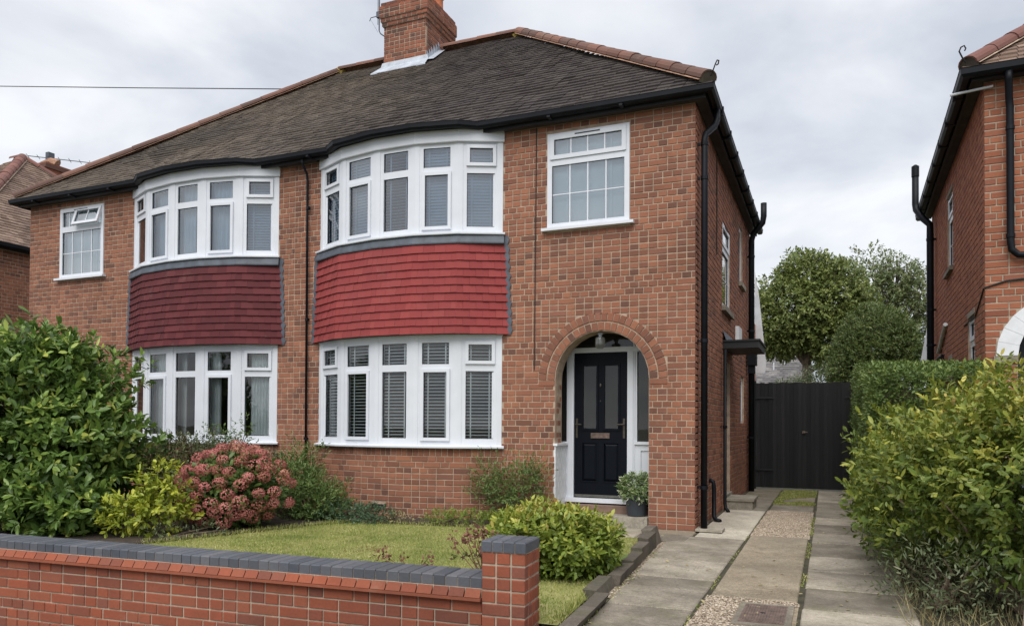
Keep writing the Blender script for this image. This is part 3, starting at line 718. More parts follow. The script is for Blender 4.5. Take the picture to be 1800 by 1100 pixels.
EAVE_Y = -.215; EAVE_Z = 5.035; RIDGE_Y = 3.77; RIDGE_Z = 8.30
def semi(side):
    """side = 'right' or 'left' house of the pair"""
    rt = side == 'right'
    x0, x1 = (XM, 0.) if rt else (XL, XM)
    house = empty('semi_detached_house', ((x0+x1)/2, 1.0, 0), 'brick semi-detached house with bright red tile-hung bay and navy front door' if rt else
                  'brick semi-detached house with dark maroon tile-hung bay, next to its lighter red twin', 'house')
    xa, xb = (-5.285, -2.412) if rt else (-8.96, -5.995)
    wx0, wx1 = (-1.8216, -.7779) if rt else (-10.675, -9.631)
    wz0, wz1 = 3.651, 4.835
    ac = -1.125 if rt else 2*XM+1.125; ar = .585; zs = 1.77; ro = ar+.222
    V, q, t = bayv(xa, xb)
    # --- front wall: mortar sheet with openings, then bricks
    archpts = [(ac-ar, 0.02), (ac+ar, 0.02)]+[(ac+ar*math.cos(a), zs+ar*math.sin(a)) for a in np.linspace(0, math.pi, 17)]
    holes = [R4(wx0, wx1, wz0, wz1), R4(xa+.03, xb-.03, .03, 4.93), archpts]
    wall = slab_wall('front_wall', FRONT, R4(x0, x1-.006 if rt else x1, -.05, SOF+.1), holes, .25, 'mortar', house)
    def archhole(z):
        if z < zs-.075: return (ac-ar, ac+ar)
        if z < zs: return (ac-ar-.225, ac+ar+.225)
        if z-zs < ro: h = math.sqrt(ro*ro-(z-zs)**2); return (ac-h, ac+h)
    hs = [rect(wx0-.004, wx1+.004, wz0-.03, wz1+.004), rect(xa+.02, xb-.02, 0, 4.95), archhole]
    B = [brick_matrix(FRONT, u, w, z, h) for u, w, z, h in lay(x0, x1, 0, SOF, hs)]
    # soldier row under the small window, impost, arch rings, jamb returns
    for k in range(2):
        for sgn in (-1, 1):
            pass
    for sgn in (-1, 1):
        c = ac+sgn*(ar+.1125); B.append(brick_matrix(FRONT, c, .222, zs-.0375, .066, .006, .2))
    for ri, (ra, rb) in enumerate(((ar, ar+.108), (ar+.114, ro))):
        rm = (ra+rb)/2; nv = int(math.pi*rm/.0785)
        for k in range(nv):
            a = math.pi*(k+.5)/nv; rd = Vector((math.cos(a), 0, math.sin(a))); tg = Vector((math.sin(a), 0, -math.cos(a)))
            m = frame_m(tg*(math.pi*rm/nv-.009), rd*(rb-ra-.006), Vector((0, -1, 0))*(.2 if ri == 0 else .05), Vector((ac, 0, zs))+rd*rm+Vector((0, -.004+random.uniform(-.002, .002), 0))); B.append(m)
    jl = Path((ac-ar, 0), (0, 1), (1, 0)); jr = Path((ac+ar, .24), (0, -1), (-1, 0))
    for u, w, z, h in lay(.052, .24, 0, 1.725, stagger=.9): B.append(brick_matrix(jl, u, w, z, h, 0, .02))
    for u, w, z, h in lay(0, .188, 0, 1.725, stagger=.9): B.append(brick_matrix(jr, u, w, z, h, 0, .02))
    # bay base: a smooth curve of bricks
    arc = ArcPath(((xa+xb)/2, -(.36-q)), q, -t); AL = 2*t*q
    sw = MB(); us = np.linspace(0, AL, 25)
    sw.strip([[arc.at(u, z, -.006) for u in us] for z in (-.03, .905)]+[[arc.at(u, .905, -.2) for u in us]])
    bw = sw.build('bay_base', 'mortar', house)
    BB = [brick_matrix(arc, u, w, z, h) for u, w, z, h in lay(0, AL, -.02, .805, [rect(1.2, 1.42, .095, .17)] if rt else (), stretch=.25, rise=.075)]
    n = int(AL/.078)
    for k in range(n): BB.append(brick_matrix(arc, (k+.5)*AL/n, AL/n-.01, .855, .094))
    if rt:
        ab = MB(); pbox(ab, arc, 1.205, 1.415, .1, .165, -.03, .002); ab.build('air_brick', 'wall_cable', house)
    # --- side wall
    if rt:
        wins = [(2.4, 3.32, 2.96, 4.21), (4.6, 5.2, 3.7, 4.72), (4.9, 5.45, 1.25, 2.1)]; dr = (2.62, 3.36, .18, 2.18)
        sw_ = slab_wall('side_wall', SIDE, R4(.03, DEEP, -.05, SOF+.1), [R4(*w) for w in wins]+[R4(*dr)], .25, 'mortar', house)
        hs2 = [rect(*w) for w in wins]+[rect(*dr)]
        SB = [brick_matrix(SIDE, u, w, z, h) for u, w, z, h in lay(.052, DEEP, 0, SOF, hs2)]
        for w in (dr, wins[1], wins[2], wins[0]):
            rv = Path((0, w[1]), (-1, 0), (0, -1))        # reveal facing the street
            for u, ww, z, h in lay(.052, .2, w[2], w[2]+.075*int((w[3]-w[2])/.075), stagger=.9): SB.append(brick_matrix(rv, u, ww, z, h, 0, .02))
        place_bricks(SB, 'brick', sw_, 60)
    else:
        sw_ = slab_wall('side_wall', Path((XL, 0), (0, 1), (-1, 0)), R4(.03, DEEP, -.05, SOF+.1), [], .25, 'mortar', house)
    place_bricks(B, 'brick', wall, 240 if rt else 250)
    place_bricks(BB, 'brick', bw, 0 if rt else 50)
    slab_wall('back_wall', Path((x1, DEEP), (-1, 0), (0, 1)), R4(0, x1-x0, -.05, SOF+.1), [], .2, 'brick', house)
    # rooms behind the glass
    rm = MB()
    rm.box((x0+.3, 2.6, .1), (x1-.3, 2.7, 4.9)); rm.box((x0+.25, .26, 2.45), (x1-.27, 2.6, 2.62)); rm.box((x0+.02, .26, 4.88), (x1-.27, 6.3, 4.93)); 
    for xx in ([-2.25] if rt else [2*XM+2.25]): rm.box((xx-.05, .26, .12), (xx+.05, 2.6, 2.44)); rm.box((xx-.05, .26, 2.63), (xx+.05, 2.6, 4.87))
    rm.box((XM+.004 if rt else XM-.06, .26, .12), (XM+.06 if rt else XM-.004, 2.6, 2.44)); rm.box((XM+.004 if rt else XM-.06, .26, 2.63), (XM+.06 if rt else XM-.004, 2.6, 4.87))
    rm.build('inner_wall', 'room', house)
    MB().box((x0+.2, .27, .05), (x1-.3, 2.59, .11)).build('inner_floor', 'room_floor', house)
    bf = MB(); Pi = offs(V, -.12); bf.prism(Pi, 2.42, 2.6); bf.prism(Pi, .1, .2); bf.prism(Pi, 4.84, 4.94); bf.build('bay_floor', 'room', house)
    # --- bay, two storeys
    up, updefs = bay_window(house, 'bay_window', V, 3.667, 4.83, (.05, .255, .09, .69, .078), 'glass_up', 4.985, 'upper bow window of five white casements')
    lo, lodefs = bay_window(house, 'bay_window', V, .945, 2.345, (.085, .275, .09, .865, .085), 'glass', None, 'lower bow window of five white casements')
    # --- tile-hung apron between them
    am = 'apron_r' if rt else 'apron_l'
    bk = MB(); z_t, z_b = 3.505, 2.36
    fl = lambda z: .035+.055*(z_t-z)/(z_t-z_b)
    bk.strip([[(x, y, z) for x, y in offs(V, o)] for z, o in ((z_b, -.06), (z_b+.004, fl(z_b)-.025), (z_t, fl(z_t)-.025), (3.63, .0))]); ap = bk.build('apron', 'fascia', house)
    rows = 11; g = (z_t-z_b)/rows; TJ = []
    for k in range(rows):
        zb = z_b+g*k; Pb = offs(V, fl(zb)+.004)
        for i in range(5):
            a, b = Vector((*Pb[i], zb)), Vector((*Pb[i+1], zb)); L = (b-a).length; d = (b-a)/L; n_ = Vector((d.y, -d.x, 0)); w = L/round(L/.16)
            upv = (Vector((0, 0, 1))*g*1.18 - n_*(fl(zb)-fl(zb+g)+.014)*1.0)
            u = -(w/2 if k % 2 else 0)
            while u < L-.01:
                a1, b1 = max(u, 0), min(u+w, L); u += w
                if b1-a1 < .02: continue
                a1 -= .008*(a1 < .001); b1 += .008*(b1 > L-.001)
                p = a+d*((a1+b1)/2)+Vector((0, 0, random.uniform(-.002, .002)))+n_*random.uniform(-.001, .0015)
                tl = d*(b1-a1-.002)+Vector((0, 0, random.uniform(-.0015, .0015)))
                TJ.append(frame_m(tl, upv, n_*.017, p))
    place_tiles(TJ, am, ap, 300, 'hung_tile', 'hung_tiles')
    ld = MB(); sweep(ld, [(-.02, 3.50), (.058, 3.515), (.06, 3.53), (.03, 3.645), (-.02, 3.645)], offs(V, .0)); ld.build('lead_flashing', 'lead', ap)
    for sx, ex in ((-1, xa), (1, xb)):
        l2 = MB(); zz = np.linspace(z_b-.01, 3.62, 23); rowsl = []
        for k_, z in enumerate(zz):
            o = fl(min(z, z_t)); wv = .022*(k_ % 2)+random.uniform(0, .012); xx = ex+sx*(o*.9-.006)
            rowsl.append([(xx-sx*.01, -.018, z), (xx+sx*(.028+wv), -.012, z), (xx+sx*(.032+wv), -.0025, z)])
        l2.strip(rowsl); l2.build('lead_flashing', 'lead', ap)
    # --- small upper window
    small_window(house, FRONT, wx0, wx1, wz0, wz1, .012, 'glass_small', open_top=not rt)
    # --- eaves
    gz = 5.045; gb = .13
    Vg = offs(V, .045)
    bayline = [(xa+.3, -gb)]+[p for p in Vg[1:5]]+[(xb-.3, -gb)]
    if rt: pts = [(XM, -gb)]+bayline+[(gb, -gb), (gb, DEEP+.15)]
    else: pts = [(XL-gb, DEEP+.15), (XL-gb, -gb)]+bayline+[(XM, -gb)]
    gm = MB(); sweep(gm, [(o*.92, gz+z*.82) for o, z in GUT], pts); gut = gm.build('gutter', 'black', house)
    for x in (np.arange(x0+.4, x1, .9)):
        if xa < x < xb: continue
        MB().box((x-.02, -gb-.121, gz-.093), (x+.02, -gb, gz-.07)).build('gutter_bracket', 'black', gut)
    if rt:
        for y in np.arange(.5, DEEP, .8): MB().box((gb, y-.018, gz-.094), (gb+.122, y+.018, gz+.012)).build('gutter_bracket', 'black', gut)
    fpts = [(XM, -.1), (.1, -.1), (.1, DEEP+.12)] if rt else [(XL-.1, DEEP+.12), (XL-.1, -.1), (XM, -.1)]
    fm = MB(); sweep(fm, [(0, SOF-.012), (.028, SOF-.012), (.028, SOF+.12), (0, SOF+.12)], fpts); fm.build('fascia_board', 'fascia', house)
    for a, b in (((x0, xa-.01)), ((xb+.01, x1+.098 if rt else x1))):
        MB().box((a if (rt or a > XL+.01) else XL-.098, -.099, SOF+.002), (b, -.0015, SOF+.012)).build('soffit', 'soffit', house)
    if rt: MB().box((.002, -.0012, SOF+.002), (.098, DEEP+.1, SOF+.012)).build('soffit', 'soffit', house)
    bs = MB(); bs.add([(x, y, 5.02) for x, y in offs(V, .05)], [tuple(range(6))]); bs.build('bay_eave', 'tile_r', house)
    # --- roof (half of a hipped roof)
    Le = -XL+2*-EAVE_Y; D = RIDGE_Y-EAVE_Y; rise = RIDGE_Z-EAVE_Z
    jobs = [m for m in hip_tiles((XL+EAVE_Y, EAVE_Y), (1, 0), (0, 1), Le, D, rise, EAVE_Z) if (m.translation.x >= XM) == rt]
    dk = MB(); yb = 2*RIDGE_Y-EAVE_Y
    if rt:
        c0, c1, r0, r1 = (XM, EAVE_Y), (-EAVE_Y, EAVE_Y), (XM, RIDGE_Y), (-RIDGE_Y, RIDGE_Y); c2 = (-EAVE_Y, DEEP+.2); c3 = (XM, DEEP+.2)
    else:
        c0, c1, r0, r1 = (XM, EAVE_Y), (XL+EAVE_Y, EAVE_Y), (XM, RIDGE_Y), (XL+RIDGE_Y, RIDGE_Y); c2 = (XL+EAVE_Y, DEEP+.2); c3 = (XM, DEEP+.2)
    z = EAVE_Z-.02
    vs = [(*c0, z), (*c1, z), (*r1, RIDGE_Z-.02), (*r0, RIDGE_Z-.02), (*c2, z), (*c3, z)]
    dk.add(vs, [(0, 1, 2, 3), (1, 4, 2), (4, 5, 3, 2)]); roof = dk.build('roof', 'tile_r', house)
    place_tiles(jobs, 'tile_r' if rt else 'tile_l', roof, 300, 'roof_tile', 'roof_tiles')
    ez = EAVE_Z+.05; rz = RIDGE_Z+.05
    if rt:
        half_round('hip_tile', (-EAVE_Y-.06, EAVE_Y+.06, ez+.05), (-RIDGE_Y, RIDGE_Y, rz+.01), roof, rad=.105, ln=.36, endcap=True)
        half_round('ridge_tile', (-5.35, RIDGE_Y, rz), (-RIDGE_Y-.02, RIDGE_Y, rz), roof, rad=.1, ln=.42)
    else:
        half_round('hip_tile', (XL+EAVE_Y+.06, EAVE_Y+.06, ez+.03), (XL+RIDGE_Y, RIDGE_Y, rz), roof, rad=.095, ln=.42)
        half_round('ridge_tile', (XL+RIDGE_Y+.02, RIDGE_Y, rz), (-6.38, RIDGE_Y, rz), roof, rad=.1, ln=.42)
    lx = -RIDGE_Y if rt else XL+RIDGE_Y
    MB().tube([(lx-.1, RIDGE_Y-.03, rz-.07), (lx, RIDGE_Y-.02, rz-.01), (lx+.1, RIDGE_Y-.03, rz-.06)], [.06, .095, .06], 8).build('mortar_patch', 'lichen', roof)
    return house, V, updefs, lodefs
HR, VR, RU, RL = semi('right')
HL, VL, LU, LLo = semi('left')
# ------------------------------------------------------------------ porch and front door (right house)
def porch():
    ac, ar = -1.125, .585; xl, xr = ac-ar-.25, ac+ar+.25
    ch = MB()
    ch.box((xl-.06, .256, 0), (xl, .6, 2.6)); ch.box((xr, .256, 0), (xr+.06, .6, 2.6)); ch.box((xl-.06, .256, 2.5), (xr+.06, .6, 2.56))
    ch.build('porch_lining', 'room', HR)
    MB().box((xl, .02, -.05), (xr, .47, .215)).build('porch_floor', 'porchtile', HR)
    st = MB().prism([(ac-ar+.012, -.01), (ac+ar-.012, -.01), (ac+ar-.012, .3), (ac-ar+.012, .3)], -.05, .128); 
    # front step is lower than the inner floor
    HRc = [o for o in HR.children if o.name.startswith('porch_floor')][0]
    HRc.data.clear_geometry(); me = MB().box((xl, .24, -.05), (xr, .47, .215)).box((ac-ar+.012, .0, -.05), (ac+ar-.012, .239, .05)); 
    HRc.data.from_pydata([tuple(v) for v in me.v], [], me.f)
    st.build('door_step', 'step', HR)
    # painted low wall on the jamb
    wj = MB(); wj.box((-1.725, .004, .0), (-1.703, .455, .955)); wj.box((-1.73, -.006, .955), (-1.675, .46, .985))
    for k in range(11):
        for q in range(4):
            y0 = .012+q*.1125-(.05 if k % 2 else 0); y1 = min(y0+.1035, .45); y0 = max(y0, .008)
            if y1-y0 > .02: wj.box((-1.704, y0, .135+k*.075), (-1.7, y1, .135+k*.075+.066))
    wj.build('painted_jamb', 'white', HR)
    DP = Path((0, .45), (1, 0), (0, -1))
    f = MB()
    for a, b in ((-1.70, -1.607), (-.906, -.81)):
        pbox(f, DP, a, b, .29, 2.2, -.07, .02); pbox(f, DP, a+.02, b-.02, .29, 2.14, .0205, .03)
    pbox(f, DP, xl, xr, 2.137, 2.2, -.07, .0185); pbox(f, DP, xl, -1.70, .97, 1.0, -.06, .03); 
    pbox(f, DP, xl, -1.702, .25, .969, -.05, .0); pbox(f, DP, -.809, xr, .25, .9, -.05, -.004)
    ring(f, DP, -.8095, xr-.001, .25, .975, .075, -.05, .012); pbox(f, DP, -.81, xr, .976, 1.012, -.06, .035)
    pbox(f, DP, -.81, -.785, 1.013, 2.136, -.05, .008); pbox(f, DP, xr-.05, xr, 1.013, 2.136, -.05, .008)
    pbox(f, DP, -.84, -.81, 2.2, 2.5, -.05, .0); pbox(f, DP, xl, xr, 2.46, 2.5, -.05, .0)
    frame = f.build('door_frame', 'upvc', HR)
    s = MB(); pbox(s, DP, -1.725, xr, .235, .289, -.07, .07); s.build('threshold', 'upvc', frame)
    pane(DP, xl, -1.70, 1.0, 2.137, -.03, 'glass_obs', frame); pane(DP, -.785, xr-.05, 1.012, 2.137, -.03, 'glass_obs', frame)
    pane(DP, xl, -.84, 2.2, 2.46, -.03, 'glass_obs', frame); pane(DP, -.81, xr, 2.2, 2.46, -.03, 'glass_obs', frame)
    # the door leaf: stiles, rails, two long lights, two raised panels
    d = MB(); a, b, c, e = -1.603, -.910, .302, 2.133; w = b-a
    l0, l1, r0, r1 = a+.105, a+.305, b-.305, b-.105
    zl0, zl1, zp0, zp1 = 1.16, 1.98, .50, .99
    pbox(d, DP, a, l0, c, e, -.045, .0); pbox(d, DP, r1, b, c, e, -.045, .0); pbox(d, DP, l1, r0, c, e, -.045, .0)
    for z0, z1 in ((c, zp0), (zp1, zl0), (zl1, e)):
        pbox(d, DP, l0, l1, z0, z1, -.045, -.0005); pbox(d, DP, r0, r1, z0, z1, -.045, -.0005)
    for p, q in ((l0, l1), (r0, r1)):
        ring(d, DP, p-.014, q+.014, zl0-.014, zl1+.014, .026, -.03, .012)
        pbox(d, DP, p, q, zp0, zp1, -.04, -.014)
        o = .035      # raised field with sloping margin
        A = [DP.at(u, z, -.0135) for u, z in ((p+.006, zp0+.006), (q-.006, zp0+.006), (q-.006, zp1-.006), (p+.006, zp1-.006))]
        Bq = [DP.at(u, z, .004) for u, z in ((p+o, zp0+o), (q-o, zp0+o), (q-o, zp1-o), (p+o, zp1-o))]
        d.strip([A, Bq], True); d.add(Bq, [(0, 1, 2, 3)])
        ring(d, DP, p-.012, q+.012, zp0-.012, zp1+.012, .018, -.02, .007)
    door = d.build('front_door', 'door', HR); door['label'] = 'navy front door with two tall glazed lights'
    for p, q in ((l0, l1), (r0, r1)): pane(DP, p+.012, q-.012, zl0+.012, zl1-.012, -.01, 'glass_obs', door)
    lb = MB(); pbox(lb, DP, -1.38, -1.135, 1.045, 1.115, .0, .012); ring(lb, DP, -1.375, -1.14, 1.05, 1.11, .012, .012, .018); lb.build('letterbox', 'iron', door)
    for hx, sg in ((b-.04, -1), (a+.035, 1)):
        h = MB(); pbox(h, DP, hx-.013, hx+.013, 1.05, 1.30, 0, .01); p0 = DP.at(hx, 1.225, .01); p1 = DP.at(hx, 1.225, .05); p2 = DP.at(hx+sg*.075, 1.222, .052)
        h.tube([p0, p1, p1+(p2-p1)*.3, p2], .009, 8); h.build('handle', 'brass', door)
    kn = MB(); kn.lathe((0, 0, 0), [(.0, .0), (.014, .0), (.012, .012), (0, .016)], 10)
    kn.v = [DP.at(-1.257, 1.72, 0)+Vector((v.x, -v.z, v.y*1.8)) for v in kn.v]; kn.build('knocker', 'brass', door)
    bz = MB(); bz.lathe((0, 0, 0), [(0, 0), (.009, 0), (.007, .006), (0, .007)], 10); bz.v = [DP.at(-1.257, 1.52, 0)+Vector((v.x, -v.z, v.y)) for v in bz.v]; bz.build('spyhole', 'brass', door)
    k = MB(); pbox(k, DP, a+.01, b-.01, c, c+.03, .0005, .02); k.build('weather_bar', 'chrome', door)
porch()
def lantern():
    L = empty('porch_lamp', (-1.163, .1, 2.33), 'small glass jar lamp hanging under the brick arch above the front door', 'lamp')
    MB().lathe((-1.163, .1, 2.0), [(0, .34), (.03, .34), (.035, .32), (.02, .31), (.02, .29), (0, .29)], 14).build('lamp_holder', 'lead_new', L)
    MB().lathe((-1.163, .1, 2.0), [(.03, .29), (.052, .285), (.06, .27), (.062, .2), (.056, .165), (.035, .15), (0, .147)], 18).build('lamp_shade', 'glass_lamp', L, smooth=True)
    MB().lathe((-1.163, .1, 2.0), [(0, .285), (.012, .28), (.014, .25), (.024, .225), (.02, .2), (0, .19)], 12).build('bulb', 'white', L, smooth=True)
    MB().tube([(-1.163, .1, 2.33), (-1.163, .1, 2.36)], .006, 6).build('lamp_stem', 'lead_new', L)
lantern()
MB().box((2*XM+.2, .46, 0), (2*XM+2.1, .52, 2.6)).build('porch_screen', 'upvc', HL)

# ------------------------------------------------------------------ side of the right house
def side_things():
    win = small_window
    w1 = win(HR, SIDE, 2.4, 3.32, 2.96, 4.21, -.02, 'glass_small', bars=1)
    w2 = win(HR, SIDE, 4.6, 5.2, 3.7, 4.72, -.035, 'glass_small', transom=False, sill=False)
    w3 = win(HR, SIDE, 4.9, 5.45, 1.25, 2.1, -.035, 'glass_small', transom=False, sill=False)
    for a, b, z in ((2.32, 3.4, 2.925), (4.55, 5.25, 3.665)):
        mb = MB(); pbox(mb, SIDE, a, b, z-.045, z+.03, -.05, .055); mb.build('stone_sill', 'step', HR)
    d = MB(); pbox(d, SIDE, 2.62, 3.36, .18, 2.18, -.2, -.15); dd = d.build('side_door', 'upvc', HR); h = MB(); pbox(h, SIDE, 3.26, 3.285, 1.0, 1.25, -.149, -.13); h.build('handle', 'brass', dd)
    f = MB(); ring(f, SIDE, 2.621, 3.359, .18, 2.18, .06, -.149, -.1); f.build('door_frame', 'upvc', HR)
    t = MB(); pbox(t, SIDE, 2.62, 3.36, .1, .2, -.2, .03); t.build('door_sill', 'step', HR)
    stp = MB(); stp.box((.01, 2.62, -.03), (.40, 3.28, .12)).box((.005, 2.60, .1201), (.42, 3.3, .155)); stp.build('side_step', 'step', HR)
    # flat canopy with a lead flashing
    c = MB(); c.box((.004, 2.42, 2.335), (.5, 3.55, 2.43)); c.box((-.0, 2.40, 2.4301), (.52, 3.57, 2.455)); cc = c.build('door_canopy', 'fascia', HR)
    l = MB(); l.strip([[(.05, y, 2.457), (.05, y, 2.46), (.004, y, 2.60), (.0, y, 2.60)] for y in (2.42, 3.55)]); l.build('lead_flashing', 'lead', cc)
    b = MB(); pbox(b, SIDE, 4.05, 4.5, 2.62, 2.86, .0, .06); b.build('meter_box', 'white', HR)
    # pipes
    downpipe(HR, [(.19, .36, 4.97), (.19, .35, 4.85), (.17, .3, 4.76), (.09, .14, 4.62), (.082, .12, 4.55), (.082, .12, .02)], .038, [(.082, .12, z) for z in (.5, 2.2, 4.1, 4.5)], (1, 0))
    shoe = MB().box((.0, .0, .004), (.3, .26, .03)); shoe.build('gully', 'slab_light', HR)
    downpipe(HR, [(.31, 5.85, 5.36), (.31, 5.85, 5.12), (.29, 5.86, 5.0), (.12, 5.92, 4.82), (.085, 5.94, 4.7), (.085, 5.94, .0)], .055, [(.085, 5.94, z) for z in (4.4, 3.0, 2.55, 1.0)], (1, 0), 'soil_pipe')
    mb = MB(); mb.box((.02, 5.8, 2.35), (.18, 6.08, 2.62)); mb.prism([(.03, 5.85), (.15, 5.85), (.15, 6.03), (.03, 6.03)], 2.2, 2.35); mb.build('hopper', 'black', HR)
    downpipe(HR, [(.06, 2.22, 2.3), (.06, 2.22, .12), (.075, 2.2, .05), (.12, 2.15, .01)], .024, [(.06, 2.22, 1.2)], (1, 0), 'waste_pipe')
    downpipe(HR, [(.0, 1.1, .52), (.05, 1.1, .5), (.06, 1.1, .44), (.06, 1.1, .06), (.09, 1.06, .02), (.15, 1.02, .01)], .028, (), (1, 0), 'waste_pipe')
    # cables clipped to the brick
    MB().tube([(.006, 1.75, 4.94), (.008, 1.74, 4.2), (.006, 1.75, 3.55)], .008, 6).build('wall_cable', 'wall_cable', HR)
    MB().tube([(-1.97, -.008, 4.94), (-1.975, -.009, 4.0), (-1.98, -.008, 3.0), (-1.985, -.008, 1.9)], .0065, 6).build('wall_cable', 'wall_cable', HR)
    downpipe(HR, [(-5.47, -.17, 4.96), (-5.47, -.16, 4.9), (-5.47, -.06, 4.78), (-5.47, -.045, 4.7), (-5.455, -.04, .25)], .017, [(-5.46, -.045, z) for z in (1.0, 2.7, 4.3)], (0, -1), 'downpipe')
    # rear white verge of the lean-to behind the house
    v = MB(); v.add([(.02, 7.4, 4.4), (.10, 7.4, 3.9), (.24, 7.4, 2.5), (.22, 7.4, 2.3), (.02, 7.4, 2.3), (.02, 7.46, 4.4), (.10, 7.46, 3.9), (.24, 7.46, 2.5), (.22, 7.46, 2.3), (.02, 7.46, 2.3)],
          [(0, 1, 2, 3, 4), (9, 8, 7, 6, 5)]+[(i, (i+1) % 5, 5+(i+1) % 5, 5+i) for i in range(5)]); v.box((-.6, 6.51, .0), (.02, 7.4, 3.9)); v.build('rear_verge', 'white', HR)
    mb = MB(); mb.box((-.4, 6.505, 0), (.035, 7.39, 3.3)); mb.build('rear_return', 'brick', HR)
side_things()

# ------------------------------------------------------------------ chimney (on the party line, carried by the right house)
CABLE = [(-30, 5.5, 12.9), (-25, 5.5, 11.85), (-20.946, 5.5, 11.038), (-15.218, 5.5, 10.013), (-10.381, 5.5, 9.163), (-8.294, 5.5, 8.79), (-6.33, 4.25, 8.5)]
def chimney():
    x0, x1, y0, y1 = -6.33, -5.42, 3.25, 4.3
    c = MB()
    for a, b, o in ((6.6, 8.71, -.006), (8.71, 8.785, .022), (8.785, 8.86, .044), (8.86, 9.06, .066), (9.06, 9.15, .03)): c.box((x0-o, y0-o, a), (x1+o, y1+o, b))
    ch = c.build('chimney', 'mortar', HR); J_ = []
    for (za, zb, o) in ((7.585, 8.71, 0), (8.71, 8.785, .028), (8.785, 8.86, .05), (8.86, 9.085, .072), (9.085, 9.16, .045)):
        for p, L in ((Path((x0-o, y0-o), (1, 0), (0, -1)), x1-x0+2*o), (Path((x1+o, y0-o), (0, 1), (1, 0)), y1-y0+2*o), (Path((x0-o, y1+o), (0, -1), (-1, 0)), y1-y0+2*o)):
            J_ += [brick_matrix(p, u, w, z, h) for u, w, z, h in lay(0 if p.n.y < -.5 else .05, L, za, zb, stretch=.2)]
    me = brick_mesh('brick_chimney'); mass = MB()
    for m in J_:
        mass.add([m @ Vector(v) for v in BV], BF)
    mass.build('chimney_bricks', 'brick_chimney', ch, kind='stuff')
    for px, py, s in ((-6.1, 3.55, 1), (-5.66, 3.55, 1), (-5.62, 4.03, 1.0), (-6.1, 4.03, 1)):
        MB().lathe((px, py, 9.14), [(.15, 0), (.14, .05), (.12, .1), (.115, .35), (.14, .38), (.14, .44), (.1, .44), (.1, .1)], 16).build('chimney_pot', 'pot_clay', ch, smooth=True)
    k = (RIDGE_Z-EAVE_Z)/(RIDGE_Y-EAVE_Y); rz = lambda y: EAVE_Z+(min(y, RIDGE_Y)-EAVE_Y)*k+.03
    f = MB(); yf = y0
    f.strip([[(x, yf-.002, rz(yf)+.12) for x in (x0-.03, x1+.03)], [(x, yf-.02, rz(yf)+.035) for x in (x0-.05, x1+.06)], [(x, yf-.20, rz(yf-.2)+.025) for x in (x0-.16, x1+.1)], [(x, yf-.2, rz(yf-.2)) for x in (x0-.16, x1+.1)]])
    # stepped flashing up the right cheek
    n = 6
    for i in range(n):
        ya, yb = yf+i*(RIDGE_Y-yf)/n, yf+(i+1)*(RIDGE_Y-yf)/n; top = rz(ya)+.2
        f.add([(x1+.006, ya, rz(ya)+.02), (x1+.006, yb, rz(yb)+.02), (x1+.006, yb, top-.03), (x1+.008, ya+.012, top+.02)], [(0, 1, 2, 3)])
        f.add([(x1+.006, ya, rz(ya)+.03), (x1+.006, yb, rz(yb)+.03), (x1+.16, yb, rz(yb)+.02), (x1+.16, ya, rz(ya)+.02)], [(0, 1, 2, 3)])
        f.add([(x0-.006, ya, rz(ya)+.02), (x0-.006, yb, rz(yb)+.02), (x0-.006, yb, top-.03), (x0-.006, ya+.012, top+.02)], [(0, 1, 2, 3)])
    f.build('lead_flashing', 'lead_new', ch)
    A = empty('television_aerial', (-6.42, 3.3, 8.6), 'thin metal television aerial mast fixed to the left of the brick chimney', 'aerial')
    MB().tube([(-6.33, 3.28, 8.55), (-6.42, 3.27, 8.62), (-6.45, 3.27, 8.68), (-6.45, 3.27, 9.9)], .012, 6).tube([(-6.48, 3.27, 8.8), (-6.48, 3.27, 9.85)], .007, 5).build('mast', 'lead', A)
    MB().tube([(-6.33, 3.28, 8.98), (-6.63, 3.26, 8.96), (-6.66, 3.26, 8.9)], .008, 5).tube([(-6.64, 3.26, 8.93), (-6.48, 3.27, 8.66)], .0025, 4).box((-6.5, 3.24, 8.93), (-6.42, 3.3, 9.04)).build('arm', 'lead', A)
    cab = MB(); cab.tube(CABLE, .013, 5)
    o = cab.build('overhead_cable', 'cable'); tag(o, 'thin dark overhead cable crossing the sky left of the chimney', 'cable')
chimney()

# ------------------------------------------------------------------ blinds and curtains behind the glass
def slat_blind(pth, u0, u1, z0, z1, back, pitch, tilt, label, mat='blind', tapes=2, w=.042, group=None):
    b = MB(); n = int((z1-z0)/pitch)
    for k in range(n):
        z = z1-(k+.5)*pitch; dz = math.sin(tilt)*w/2; do = math.cos(tilt)*w/2
        a = [pth.at(u0, z-dz, back+do), pth.at(u1, z-dz, back+do), pth.at(u1, z+dz, back-do), pth.at(u0, z+dz, back-do)]
        b.add(a+[p+Vector((0, 0, -.003)) for p in a], [(0, 1, 2, 3), (7, 6, 5, 4), (0, 4, 5, 1)])
    root = empty('venetian_blind', pth.at((u0+u1)/2, z0, back), label, 'blind', group)
    b.build('slats', mat, root, kind='stuff')
    t = MB()
    for k in range(tapes):
        u = u0+(u1-u0)*((k+.5)/tapes if tapes > 2 else (.22, .78)[k]); pbox(t, pth, u-.009, u+.009, z0, z1, back+w/2+.001, back+w/2+.004)
    t.build('ladder_tapes', mat, root); h = MB(); pbox(h, pth, u0, u1, z1, z1+.035, back-.02, back+.02); h.build('head_rail', mat, root)
    return root
pos = ['far left', 'second', 'middle', 'fourth', 'far right']
for (i, pth, u0, u1, a, b, c, d) in RL:
    slat_blind(pth, u0-.03, u1+.03, c-.03, b+.0, -.11, .043, R(24 if i else 60), 'open slatted blind behind the %s window of the lower bay, right house' % pos[i], 'blind', w=.027)
